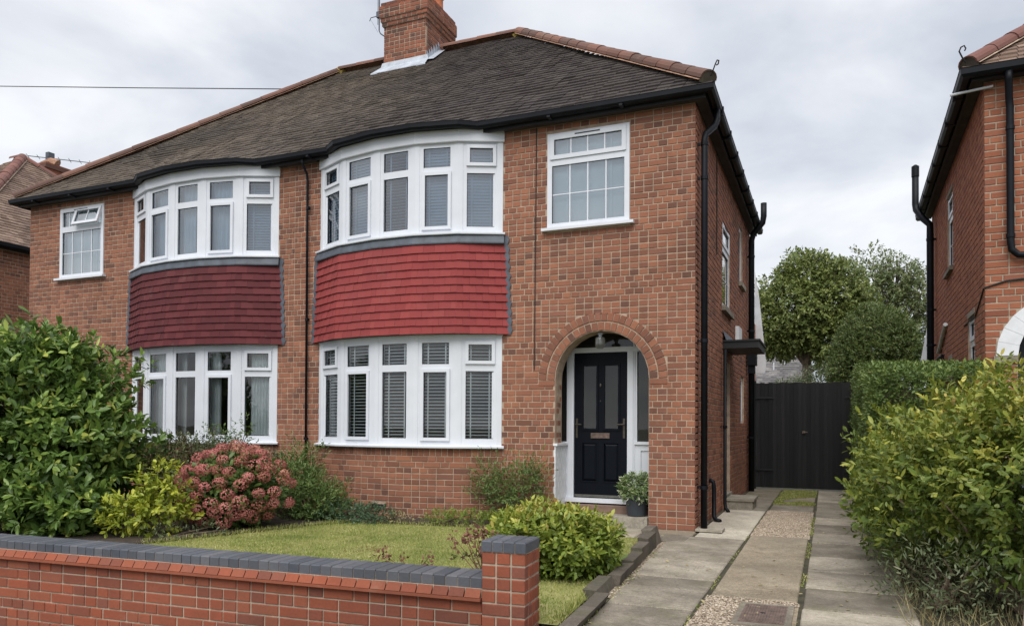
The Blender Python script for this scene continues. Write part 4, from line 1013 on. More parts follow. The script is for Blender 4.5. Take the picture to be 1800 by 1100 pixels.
for (i, pth, u0, u1, a, b, c, d) in RU:
    slat_blind(pth, u0-.03, u1+.03, c-.03, b+.0, -.12, .04, R(68 if i != 2 else 24), 'white slatted blind behind the %s window of the upper bay, right house' % pos[i], 'blind_up', w=.042 if i != 2 else .028)
slat_blind(FRONT, -1.80, -.80, 3.67, 4.82, -.085, .035, R(80), 'pale closed blind behind the small window above the front door', 'blind_small')
slat_blind(FRONT, -10.65, -9.65, 3.67, 4.82, -.085, .035, R(80), 'pale closed blind behind the open-topped window of the maroon-bay house', 'blind_small')
def curtain(pth, u0, u1, z0, z1, back, label, seed=0):
    mb = MB(); n = 34; rows = []
    for z in (z0, (z0+z1)/2, z1):
        k = 1.0 if z > z0+.1 else 1.1
        rows.append([pth.at(u0+(u1-u0)*i/n, z, back+.022*k*math.sin(i*1.25+seed+.4*math.sin(i*.6))) for i in range(n+1)])
    mb.strip(rows); o = mb.build('curtain', 'curtain', None, smooth=True); return tag(o, label, 'curtain')
for (i, pth, u0, u1, a, b, c, d) in LU:
    if i in (1, 2, 3): curtain(pth, u0-.05, u1+.06, c-.05, b+.02, -.16, 'pale curtain drawn behind the %s window of the upper bay, maroon house' % pos[i], i)
    if i == 4: slat_blind(pth, u0-.03, u1+.03, c-.03, b, -.17, .04, R(60), 'slatted blind behind the far right window of the upper bay, maroon house', 'blind_up')
for (i, pth, u0, u1, a, b, c, d) in LLo:
    if i == 1: curtain(pth, u0-.05, u1+.05, c-.05, b+.02, -.18, 'pale curtain at the left side of the lower bay, maroon house', 1)
    if i == 4: curtain(pth, u0+.06, u1-.03, c-.05, b+.02, -.16, 'pale curtain at the right side of the lower bay, maroon house', 2)
    if i == 3: curtain(pth, u0-.06, u0+.11, c-.05, b+.02, -.2, 'half-drawn pale curtain behind the fourth window of the lower bay, maroon house', 5)
    if i == 2: curtain(pth, u0-.08, u0+.05, c-.05, b+.02, -.22, 'narrow pale curtain edge beside the middle window, maroon house lower bay', 3)
for (i, pth, u0, u1, a, b, c, d) in RU:
    pass

# ------------------------------------------------------------------ neighbouring houses
def neighbour_right():
    T = Matrix.Translation((2.967, .669, 0)) @ Matrix.Rotation(R(-1.53), 4, 'Z')
    h = empty('neighbour_house', (4.5, 3, 0), 'orange brick neighbouring house at the right edge with a white painted arch', 'house')
    F = Path((0, 0), (1, 0), (0, -1), T); Sd = Path((0, 5.75), (0, -1), (-1, 0), T)      # side: u runs towards the street
    W, Dp, SO = 5.5, 5.75, 4.95
    ac, ar, zs, ro = .74, .44, 1.98, .64
    arch = [(ac-ar, .05), (ac+ar, .05)]+[(ac+ar*math.cos(a), zs+ar*math.sin(a)) for a in np.linspace(0, math.pi, 13)]
    wall = slab_wall('front_wall', F, R4(0.006, W, -.05, SO+.1), [arch], .25, 'mortar_light', h)
    def ah(z):
        if z < zs: return (ac-ro, ac+ro) if z > zs-.02 else (ac-ar, ac+ar)
        if z-zs < ro: q = math.sqrt(ro*ro-(z-zs)**2); return (ac-q, ac+q)
    B = [brick_matrix(F, u, w, z, hh) for u, w, z, hh in lay(0, 2.2, 0, SO, [ah], stretch=.45)]
    place_bricks(B, 'brick_right', wall, 200)
    wins = [(Dp-3.45, Dp-2.75, 3.5, 4.62), (Dp-1.3, Dp-.75, 1.5, 2.55), (Dp-3.3, Dp-2.9, 1.6, 2.2)]
    sw = slab_wall('side_wall', Sd, R4(0, Dp-.03, -.05, SO+.1), [R4(*w) for w in wins], .25, 'mortar', h)
    SB = [brick_matrix(Sd, u, w, z, hh) for u, w, z, hh in lay(0, Dp-.052, 0, SO, [rect(*w) for w in wins])]
    for w in wins:
        rv = Path(((0, Dp-w[0])[0], Dp-w[0]), (1, 0), (0, -1), T)
        for u, ww, z, hh in lay(.052, .2, w[2], w[2]+.075*int((w[3]-w[2])/.075), stagger=.9): SB.append(brick_matrix(rv, u, ww, z, hh, 0, .02))
        small_window(h, Sd, w[0], w[1], w[2], w[3], -.03, 'glass_small', transom=w[3]-w[2] > 1, bars=2, sill=False)
        mb = MB(); pbox(mb, Sd, w[0]-.05, w[1]+.05, w[2]-.06, w[2], -.06, .05); pbox(mb, Sd, w[0]-.02, w[1]+.02, w[3]+.001, w[3]+.06, -.05, .004); mb.build('stone_sill', 'step', h)
    place_bricks(SB, 'brick_right', sw, 90)
    slab_wall('back_wall', Path((W, Dp), (-1, 0), (0, 1), T), R4(0, W, -.05, SO+.1), [], .2, 'brick_right', h)
    slab_wall('far_side_wall', Path((W, 0), (0, 1), (1, 0), T), R4(0, Dp, -.05, SO+.1), [], .2, 'brick_right', h)
    # white painted arch, block by block
    va = None; nv = 13
    for k in range(nv):
        t0, t1 = math.pi*k/nv, math.pi*(k+1)/nv; e = .0022
        pts = [(ac+q*math.cos(t), zs+q*math.sin(t)) for t, q in ((t0+e, ar), (t1-e, ar), (t1-e, ro), (t0+e, ro))]
        mb = MB(); mb.add([F.at(u, z, o) for o in (-.2, .018+random.uniform(0, .003)) for u, z in pts], [(0,3,2,1),(4,5,6,7),(0,1,5,4),(1,2,6,5),(2,3,7,6),(3,0,4,7)])
        mb.build('arch_block', 'white', wall)
    im = MB(); pbox(im, F, ac-ro-.02, ac-ar, zs-.07, zs-.002, -.1, .03); im.build('impost', 'step', h)
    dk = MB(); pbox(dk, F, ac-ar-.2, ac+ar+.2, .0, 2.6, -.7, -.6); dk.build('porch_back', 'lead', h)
    # eaves
    gz = 5.045; gb = .13
    g = MB(T); sweep(g, [(o, gz+z) for o, z in GUT], [(-gb, Dp+.2), (-gb, -gb), (W+gb, -gb)]); gt = g.build('gutter', 'black', h)
    for y in np.arange(.4, Dp, .8): MB(T).box((-gb, y-.018, gz-.094), (-gb-.122, y+.018, gz+.012)).build('gutter_bracket', 'black', gt)
    f = MB(T); sweep(f, [(0, SO-.012), (.028, SO-.012), (.028, SO+.12), (0, SO+.12)], [(-.1, Dp+.15), (-.1, -.1), (W+.1, -.1)]); f.build('fascia_board', 'fascia', h)
    s = MB(T); s.box((-.098, -.099, SO+.002), (W, -.0015, SO+.012)).box((-.098, -.0012, SO+.002), (-.002, Dp+.1, SO+.012)); s.build('soffit', 'soffit', h)
    e = .215; D = 3.0; rise = 2.45
    rf = MB(T); z = EAVE_Z-.02
    rf.add([(-e, -e, z), (W+e, -e, z), (W+e-D, -e+D, z+rise), (-e+D, -e+D, z+rise), (W+e, Dp+e, z), (-e, Dp+e, z)], [(0, 1, 2, 3), (0, 3, 5), (1, 4, 2), (4, 5, 3, 2)])
    roof = rf.build('roof', 'tile_n', h)
    jobs = [m for m in hip_tiles((-e, -e), (1, 0), (0, 1), W+2*e, D, rise, EAVE_Z, T)]
    place_tiles(jobs, 'tile_n', roof, 60, 'roof_tile', 'roof_tiles')
    half_round('hip_tile', (-e+.06, -e+.06, EAVE_Z+.08), (-e+D, -e+D, EAVE_Z+rise+.05), roof, 'ridge_n', .105, .38, True, T)
    # pipes
    def P(x, y, z): return T @ Vector((x, y, z))
    pp = [P(.2, -.19, 4.96), P(.2, -.18, 4.88), P(.22, -.07, 4.72), P(.23, -.06, 4.62), P(.23, -.06, 3.2), P(.24, -.06, 3.1), P(.3, -.06, 3.04), P(.4, -.06, 3.03), P(1.6, -.06, 2.95)]
    downpipe(h, pp, .036, [P(.23, -.06, 4.4), P(.23, -.06, 3.25)], (0, -1))
    vt = downpipe(h, [P(-.29, 5.3, 5.74), P(-.29, 5.3, 5.1), P(-.28, 5.28, 5.0), P(-.2, 5.1, 4.8), P(-.09, 5.04, 4.66), P(-.09, 5.02, 4.5), P(-.09, 5.02, .0)], .055, [P(-.09, 5.02, z) for z in (4.4, 3.2, 2.6, 1.8)], (-1, 0), 'soil_pipe')
    MB().tube([P(-.29, 5.3, 5.58), P(-.29, 5.3, 5.76)], .062, 12).tube([P(-.29, 5.3, 5.76), P(-.29, 5.3, 5.79)], [.062, .02], 12).build('vent_cap', 'black', vt)
    mb = MB(); mb.tube([P(-.32, -.02, 4.86), P(.08, -.05, 4.88)], .014, 6); mb.build('white_bracket', 'upvc', h)
    MB().tube([P(-.03, 4.4, 2.42), P(-.03, 3.4, 2.75)], .03, 8).build('waste_pipe', 'white', h)
    MB().tube([P(-.03, 4.6, 1.4), P(-.05, 4.5, 2.1), P(-.05, 4.1, 2.3), P(-.02, 3.9, 2.32)], .03, 8).build('waste_pipe', 'black', h)
    MB().tube([P(.0, -.005, 2.72), P(.2, -.012, 2.78), P(.5, -.01, 2.8)], .01, 6).tube([P(-.006, .0, 2.72), P(-.008, .6, 2.5), P(-.006, 1.6, 2.5)], .008, 6).build('wall_cable', 'wall_cable', h)
    v = MB(T); v.add([(.1, 6.6, 3.6), (.06, 6.6, 3.5), (-.12, 6.6, 2.45), (.1, 6.6, 2.3), (.1, 6.66, 3.6), (.06, 6.66, 3.5), (-.12, 6.66, 2.45), (.1, 6.66, 2.3)], [(3, 2, 1, 0), (4, 5, 6, 7)]+[(i, (i+1) % 4, 4+(i+1) % 4, 4+i) for i in range(4)]); v.box((.1, 5.76, 0), (1.5, 6.62, 3.3)); v.build('rear_verge', 'white', h)
neighbour_right()
def neighbour_left():
    h = empty('neighbour_house', (-18, 4, 0), 'brick house with a brown hipped roof, cut off by the left edge', 'house')
    x1, y0, Dp, W = -14.8, .83, 7.6, 8.0
    Sd = Path((x1, y0), (0, 1), (1, 0)); F = Path((x1-W, y0), (1, 0), (0, -1))
    sw = slab_wall('side_wall', Sd, R4(0, Dp, -.05, 5.0), [], .25, 'mortar', h)
    place_bricks([brick_matrix(Sd, u, w, z, hh) for u, w, z, hh in lay(.3, 3.4, 2.4, 4.875)], 'brick', sw, 120)
    slab_wall('front_wall', F, R4(0, W, -.05, 5.0), [], .25, 'brick', h)
    slab_wall('back_wall', Path((x1, y0+Dp), (-1, 0), (0, 1)), R4(0, W, -.05, 5.0), [], .2, 'brick', h)
    slab_wall('far_side_wall', Path((x1-W, y0+Dp), (0, -1), (-1, 0)), R4(0, Dp, -.05, 5.0), [], .2, 'brick', h)
    e = .215; D = Dp/2+e; rise = 3.3; z = 4.98
    rf = MB(); xe, xw = x1+e, x1-W-e; ys, yn = y0-e, y0+Dp+e; ym = y0+Dp/2
    rf.add([(xw, ys, z), (xe, ys, z), (xe-D, ym, z+rise), (xw+D, ym, z+rise), (xe, yn, z), (xw, yn, z)], [(0, 1, 2, 3), (1, 4, 2), (4, 5, 3, 2), (5, 0, 3)])
    roof = rf.build('roof', 'tile_n', h)
    a = hip_tiles((xe, ys), (0, 1), (-1, 0), 2*D, D, rise, z+.02); b = [m for m in hip_tiles((xw, ys), (1, 0), (0, 1), W+2*e, D, rise, z+.02) if m.translation.x > -21]
    place_tiles(a+b, 'tile_n', roof, 150, 'roof_tile', 'roof_tiles')
    half_round('hip_tile', (xe-.05, ys+.05, z+.08), (xe-D, ym, z+rise+.06), roof, 'ridge_n', .12, .34)
    half_round('hip_tile', (xe-.05, yn-.05, z+.08), (xe-D, ym, z+rise+.06), roof, 'ridge_n', .1, .42)
    half_round('ridge_tile', (xe-D, ym, z+rise+.06), (xw+D, ym, z+rise+.06), roof, 'ridge_n', .1, .42)
    g = MB(); sweep(g, [(o, z+.01+zz) for o, zz in GUT], [(xw+.1, ys+.1), (xe-.1, ys+.1), (xe-.1, yn)]); g.build('gutter', 'black', h)
    f = MB(); sweep(f, [(0, 4.87), (.028, 4.87), (.028, 4.99), (0, 4.99)], [(xw+.1, ys+.09), (xe-.12, ys+.09), (xe-.12, yn)]); f.box((x1+.001, y0, 4.9), (xe-.12, yn, 4.91)); f.build('fascia_board', 'fascia', h)
    c = MB(); c.box((-21.5, 6.9, 6), (-20.9, 7.9, 9.28)); c.box((-21.55, 6.85, 9.1), (-20.85, 7.95, 9.22)); ch = c.build('chimney', 'brick_chimney', h)
    MB().tube([(-21.3, 7.2, 9.28), (-21.1, 7.2, 9.4), (-20.95, 7.3, 9.3)], [.2, .12, .18], 7).build('flaunching', 'bedding', ch)
    A = empty('television_aerial', (-21.2, 7.4, 9.3), 'small horizontal television aerial above the left neighbour\'s roof', 'aerial')
    t = MB(); t.tube([(-21.45, 7.4, 9.2), (-21.45, 7.4, 9.75)], .02, 5); t.build('mast', 'lead', A)
    t = MB(); t.tube([(-21.9, 7.0, 9.62), (-20.2, 8.6, 9.62)], .014, 5)
    for k in range(9):
        q = k/8; x, y = -21.9+1.7*q, 7+1.6*q; t.tube([(x-.14, y+.15, 9.62), (x+.14, y-.15, 9.62)], .008, 4)
    t.box((-21.5, 7.3, 9.55), (-21.35, 7.5, 9.78)); t.build('yagi_array', 'lead', A)
neighbour_left()
def far_house():
    h = empty('distant_house', (-3, 35, 0), 'distant house with a grey tiled roof seen over the gate', 'house')
    w = MB(); w.box((-9.0, 33.5, 0), (.3, 40, 3.45)); w.build('wall', 'plaster_far', h)
    f = MB(); f.add([(-9.3, 33.0, 3.3), (.55, 33.0, 3.3), (.55, 36.75, 5.9), (-9.3, 36.75, 5.9), (.55, 40.5, 3.3), (-9.3, 40.5, 3.3)], [(0, 1, 2, 3), (3, 2, 4, 5)]); rf = f.build('roof', 'tile_far', h)
    place_tiles(hip_tiles((-4.2, 33.0), (1, 0), (0, 1), 4.75, 3.75, 2.6, 3.32, gauge=.2, w=.28, hl=0, hr=0), 'tile_far', rf, 0, 'roof_tile', 'roof_tiles')
    g = MB(); sweep(g, [(o, 3.3+z) for o, z in GUT], [(-9.3, 33.02), (.55, 33.02)]); g.build('gutter', 'upvc', h)
    c = MB(); c.box((-.05, 36.5, 5.3), (.45, 37, 6.35)); c.box((-.1, 36.45, 6.2), (.5, 37.05, 6.28)); ch = c.build('chimney', 'brick', h)
    MB().lathe((.2, 36.75, 6.35), [(.09, 0), (.08, .2), (.1, .22), (.06, .22)], 10).build('chimney_pot', 'pot_clay', ch)
    for x, y, z in ((-1.3, 34.4, 4.25), (-.75, 34.9, 4.6)): MB().tube([(x, y, z), (x, y, z+.45)], .04, 6).build('vent_pipe', 'upvc', h)
far_house()

# ------------------------------------------------------------------ garden wall and pier
def garden_wall():
    a = R(3.451); T = Matrix.Translation((-.489, -4.707, 0)) @ Matrix.Rotation(a, 4, 'Z')
    G = empty('garden_wall', (-3, -4.8, 0), 'low red brick front garden wall with dark blue brick coping', 'wall')
    p = Path((0, 0), (1, 0), (0, -1), T); LW = 5.6
    s = MB(); pbox(s, p, -LW, 0, -.9, .24, -.22, -.008); core = s.build('wall_core', 'mortar_light', G)
    J_ = [brick_matrix(p, u, w, z, hh, .0, .06) for u, w, z, hh in lay(-LW, 0, -.885, .165, pitch=.1125, stretch=.25, stagger=.4, j=.009)]
    bk = Path((0, .235), (1, 0), (0, 1), T)
    for m in J_[:0]: pass
    me = brick_mesh('brick_wall')
    def key(m): return (m.translation-CAM).length
    place_bricks(J_, 'brick_wall', core, 300)
    bkm = MB(); pbox(bkm, p, -LW, 0, -.9, .235, -.235, -.22); bkm.build('wall_back', 'brick_wall', G)
    c = MB(); pbox(c, p, -LW, 0, .168, .186, -.24, .04); c.build('creasing_tile', 'brick_wall', G)
    n = int(LW/.104)
    for k in range(n):
        u0 = -LW+k*LW/n; b = MB(); e = .004; z0 = .189
        A = [(u0+e, .038, z0), (u0+LW/n-e, .038, z0), (u0+LW/n-e, .008, .236), (u0+e, .008, .236), (u0+e, -.03, .236), (u0+LW/n-e, -.03, .236), (u0+e, -.03, z0), (u0+LW/n-e, -.03, z0)]
        b.add([p.at(x, z, o) for x, o, z in A], [(0, 1, 2, 3), (3, 2, 5, 4), (0, 3, 4, 6), (1, 7, 5, 2)]); b.build('plinth_brick', 'brick_wall', core)
    m2 = MB(); pbox(m2, p, -LW, 0, .186, .238, -.22, .0065); m2.build('bedding_mortar', 'mortar_light', G)
    n = int(LW/.079)
    for k in range(n):
        u = -LW+(k+.5)*LW/n; b = MB(); jx = random.uniform(-.002, .002); jz = random.uniform(-.002, .002); w = LW/n/2-.003
        A = [(-w, .0), (w, .0)]; 
        pts = [p.at(u+x, z+jz, o+jx) for z, q in ((.239, 0), (.296, 0), (.302, .006)) for x, o in ((-w+q, .0-q), (w-q, .0-q), (w-q, -.25+q), (-w+q, -.25+q))]
        b.add(pts, [(8, 9, 10, 11)]+[(i, (i+1) % 4, 4+(i+1) % 4, 4+i) for i in range(4)]+[(4+i, 4+(i+1) % 4, 8+(i+1) % 4, 8+i) for i in range(4)]); b.build('coping_brick', 'blue_brick', core)
    m3 = MB(); pbox(m3, p, -LW, 0, .2385, .29, -.245, -.006); m3.build('coping_mortar', 'mortar_light', G)
    # pier at the drive
    P_ = empty('gate_pier', T @ Vector((.14, .12, 0)), 'square red brick pier with dark blue brick cap ending the garden wall', 'pier')
    w, fo = .278, .022
    pc = MB(); pbox(pc, p, .006, w-.006, -.9, .46, fo-.272, fo-.007); core2 = pc.build('pier_core', 'mortar_light', P_)
    Fp = Path((0, -fo), (1, 0), (0, -1), T); Rp = Path((w, -fo), (0, 1), (1, 0), T)
    J2 = []
    nz = 18; z1 = .462
    for k in range(nz):
        zc = z1-(k+.5)*.0755
        cuts = [0, .0927, .1854, w] if k not in (4, 6, 9, 11, 14) else ([0, .1854, w] if k in (4, 9, 14) else [0, .0927, w])
        for u0, u1 in zip(cuts, cuts[1:]): J2.append(brick_matrix(Fp, (u0+u1)/2, u1-u0-.009, zc, .0655, 0, .06))
        cuts = [.061, .13, .2, .272] if k % 2 else [.061, .12, .2, .272]
        for u0, u1 in zip(cuts, cuts[1:]): J2.append(brick_matrix(Rp, (u0+u1)/2, u1-u0-.009, zc, .0655, 0, .06))
    for m in J2: piece('brick', me, m, core2)
    for i, (r0, r1) in enumerate(((0, .137), (.137, .276))):
        for k in range(4):
            u0, u1 = -.002+k*.0705, -.002+(k+1)*.0705; b = MB(); e = .003
            pts = [p.at(x, z, o) for z, q in ((.464, 0), (.520, 0), (.527, .006)) for x, o in ((u0+e+q, fo+.004-r0-q), (u1-e-q, fo+.004-r0-q), (u1-e-q, fo+.004-r1+q+.004), (u0+e+q, fo+.004-r1+q+.004))]
            b.add(pts, [(8, 9, 10, 11)]+[(i, (i+1) % 4, 4+(i+1) % 4, 4+i) for i in range(4)]+[(4+i, 4+(i+1) % 4, 8+(i+1) % 4, 8+i) for i in range(4)]); b.build('cap_brick', 'blue_brick', core2)
    m4 = MB(); pbox(m4, p, .004, w-.002, .46, .516, fo-.268, fo-.004); m4.build('cap_mortar', 'mortar_light', P_)
garden_wall()

# ------------------------------------------------------------------ gate
def gate():
    g = empty('driveway_gate', (.98, 6.62, 0), 'tall black boarded double gate closing the end of the driveway', 'gate')
    xs = np.linspace(.12, 2.02, 26)
    for k, (a, b) in enumerate(zip(xs, xs[1:])):
        dz = random.uniform(-.006, .006); t = .022*(k % 2)
        gap = .003
        gap = -.012 if k % 2 == 0 else .0
        MB().box((a+gap/2, 6.6-t, .03), (b-gap/2, 6.625-t, 2.055+dz+(0 if a < .95 else -.005))).build('board', 'gate', g)
    for z in (.3, 1.1, 1.85): MB().box((.12, 6.63, z), (2.02, 6.67, z+.09)).build('rail', 'gate', g)
    for x in (.06, 2.06): MB().box((x-.05, 6.6, 0), (x+.05, 6.7, 2.1)).build('gate_post', 'gate', g)
    MB().box((.955, 6.555, 1.08), (1.01, 6.574, 1.13)).tube([(.985, 6.55, 1.105), (.985, 6.53, 1.105), (1.05, 6.528, 1.105)], .009, 6).build('latch', 'iron', g)
    for z in (.36, 1.75):
        for xa_, xb_ in ((.12, .45), (1.7, 2.02)): MB().box((xa_, 6.562, z), (xb_, 6.574, z+.035)).build('hinge', 'fascia', g)
gate()

# ------------------------------------------------------------------ plants
def unit(a): return a/np.maximum(np.linalg.norm(a, axis=1, keepdims=True), 1e-9)
def lumps(d, amp, freq, k=9):
    K = unit(RNG.normal(size=(k, 3)))*freq*RNG.uniform(.7, 1.3, (k, 1)); ph = RNG.uniform(0, 6.28, k)
    return 1+amp*np.cos(d@K.T+ph).mean(1)*2.2
def blob_sample(blobs, n, shell=.3, amp=.12, freq=6., zmin=.02, down=.0):
    B = np.array(blobs, float); wt = (B[:, 3]*B[:, 4]+B[:, 3]*B[:, 5]+B[:, 4]*B[:, 5]); ix = RNG.choice(len(B), n, p=wt/wt.sum())
    d = unit(RNG.normal(size=(n, 3)))
    lm = np.ones(n)
    for b in range(len(B)):
        m = ix == b; lm[m] = lumps(d[m], amp, freq)
    r = (1-shell*RNG.random(n)**1.6)*lm
    P = B[ix, :3]+d*B[ix, 3:]*r[:, None]; N = unit(d/B[ix, 3:])
    keep = P[:, 2] > zmin
    for b in range(len(B)):                          # drop what is buried in a neighbouring lobe
        q = np.linalg.norm((P-B[b, :3])/B[b, 3:], axis=1); keep &= ~((q < .62) & (ix != b))
    return P[keep], N[keep]
LEAF6 = np.array([(0, 0, 0), (.28, -.36, .10), (.68, -.40, .10), (1, 0, -.06), (.68, .40, .10), (.28, .36, .10)])
LEAF4 = np.array([(0, 0, 0), (.5, -.42, .12), (1, 0, 0), (.5, .42, .12)])
def leaf_arrays(P, A, N, L, W, shape):
    """vertices of leaves at P along axis A with face normal N"""
    A = unit(A); Sd = unit(np.cross(N, A)); Nn = np.cross(A, Sd)
    return P[:, None]+A[:, None]*(shape[None, :, 0, None]*L[:, None, None])+Sd[:, None]*(shape[None, :, 1, None]*W[:, None, None])+Nn[:, None]*(shape[None, :, 2, None]*W[:, None, None])
def leaf_mesh(name, P, A, N, L, W, mat, parent, near=False, kind=None, tone=None, single=0):
    shape = LEAF6 if near else LEAF4; k = len(shape)
    tone = RNG.random(len(P)) if tone is None else np.clip(tone, 0, .999)
    if single:                                       # the leaves that show largest become objects
        v = np.array(CAM)-P; dist = np.linalg.norm(v, axis=1); sc = L*W*np.abs((unit(N)*unit(v)).sum(1))/dist**2*(1+0*dist); sc[dist > np.quantile(dist, .3)] *= .2
        top = np.argsort(-sc)[:single]; rest = np.setdiff1d(np.arange(len(P)), top)
        vs = []
        for q in range(8):
            me = bpy.data.meshes.new('leaf'); me.from_pydata([tuple(x) for x in LEAF6], [], [(0, 1, 2, 3), (0, 3, 4, 5)]); me.materials.append(M[mat])
            a = me.attributes.new('rnd', 'FLOAT', 'FACE'); a.data.foreach_set('value', np.full(2, (q+.5)/8, dtype=np.float32)); vs.append(me)
        Au = unit(A[top]); Su = unit(np.cross(N[top], Au)); Nu = np.cross(Au, Su)
        for i, t in enumerate(top): piece('leaf', vs[min(7, int(tone[t]*8))], frame_m(Vector(Au[i]*L[t]), Vector(Su[i]*W[t]), Vector(Nu[i]*W[t]), Vector(P[t])), parent)
        P, A, N, L, W, tone = P[rest], A[rest], N[rest], L[rest], W[rest], tone[rest]
    V = leaf_arrays(P, A, N, L, W, shape).reshape(-1, 3); n = len(P)
    fl = np.array([(0, 1, 2, 3), (0, 3, 4, 5)]) if near else np.array([(0, 1, 2, 3)])
    F = (np.arange(n)[:, None, None]*k+fl[None]).reshape(-1, 4)
    me = bpy.data.meshes.new(name); me.vertices.add(len(V)); me.vertices.foreach_set('co', V.astype(np.float32).ravel())
    me.loops.add(F.size); me.loops.foreach_set('vertex_index', F.astype(np.int32).ravel())
    me.polygons.add(len(F)); me.polygons.foreach_set('loop_start', np.arange(0, F.size, 4, dtype=np.int32))
    a = me.attributes.new('rnd', 'FLOAT', 'FACE'); a.data.foreach_set('value', np.repeat(tone, len(fl)).astype(np.float32))
    me.update(calc_edges=True); me.materials.append(M[mat])
    o = bpy.data.objects.new(name, me); COL.objects.link(o); attach(o, parent)
    if kind: o['kind'] = kind
    return o
def sprig_leaves(C, D, per, length, L, W, spread=1.0, droop=.0, up=.25, jitter=.25, flat=.5):
    """leaves set round twigs at C pointing along D"""
    n = len(C); D = unit(D+RNG.normal(size=(n, 3))*.35+np.array([0, 0, up])); 
    i = np.repeat(np.arange(n), per); m = len(i); t = np.tile(np.linspace(0, 1, per), n)
    side = unit(np.cross(D[i], RNG.normal(size=(m, 3))))
    P = C[i]+D[i]*(t*length)[:, None]
    A = unit(D[i]*(.35+.5*t)[:, None]+side*spread*(1.1-.5*t)[:, None]+np.array([0, 0, -droop])+RNG.normal(size=(m, 3))*jitter*.5)
    N = unit(np.array([0, 0, 1.])*flat+D[i]*.6+RNG.normal(size=(m, 3))*jitter)
    return P, A, N, L*RNG.uniform(.42, 1.2, m), W*RNG.uniform(.5, 1.15, m), i
def stems(name, base, tips, mat, parent, r0=.02, r1=.004, wig=.06, n=6):
    mb = MB(); base = Vector(base)
    for t in tips:
        t = Vector(t); b = base+Vector((random.uniform(-1, 1), random.uniform(-1, 1), 0))*r0*3; pts = []
        for k in range(5):
            q = k/4; pts.append(b.lerp(t, q)+Vector((random.uniform(-wig, wig), random.uniform(-wig, wig), 0))*(math.sin(q*3.1)))
        mb.tube(pts, [r0*(1-q)+r1*q for q in (0, .25, .5, .75, 1)], n, caps=False)
    return mb.build(name, mat, parent)
def shrub(name, label, blobs, nspr, per, twig, L, W, mat, base=None, near=True, single=0, cat='shrub', shell=.35, amp=.12, freq=6, up=.25, droop=0., spread=1., flat=.5, nst=7, bark='bark', inner=.25, tonef=None, zmin=.03):
    b0 = blobs[0]; base = base or (b0[0], b0[1], 0)
    root = empty(name, base, label, cat)
    C, D = blob_sample(blobs, nspr, shell, amp, freq, zmin)
    P, A, N, LL, WW, ix = sprig_leaves(C, D, per, twig, L, W, spread, droop, up, flat=flat)
    tn = (RNG.random(len(C))*.55)[ix]+RNG.random(len(P))*.45
    if tonef is not None: tn = tonef(P, tn)
    fo = leaf_mesh('foliage', P, A, N, LL, WW, mat, root, near, 'stuff', tn, single)
    if inner:
        C2, D2 = blob_sample([(x, y, z, a*.66, b*.66, c*.66) for x, y, z, a, b, c in blobs], int(nspr*inner), .5, amp, freq, zmin)
        q = sprig_leaves(C2, D2, max(2, per-1), twig, L*1.1, W*1.1, spread, droop, up)
        leaf_mesh('inner_foliage', *q[:5], mat, root, False, 'stuff', RNG.random(len(q[0]))*.4)
    tips = C[RNG.choice(len(C), min(nst, len(C)), replace=False)]
    stems('stem', base, tips, bark, root, .018)
    return root, fo

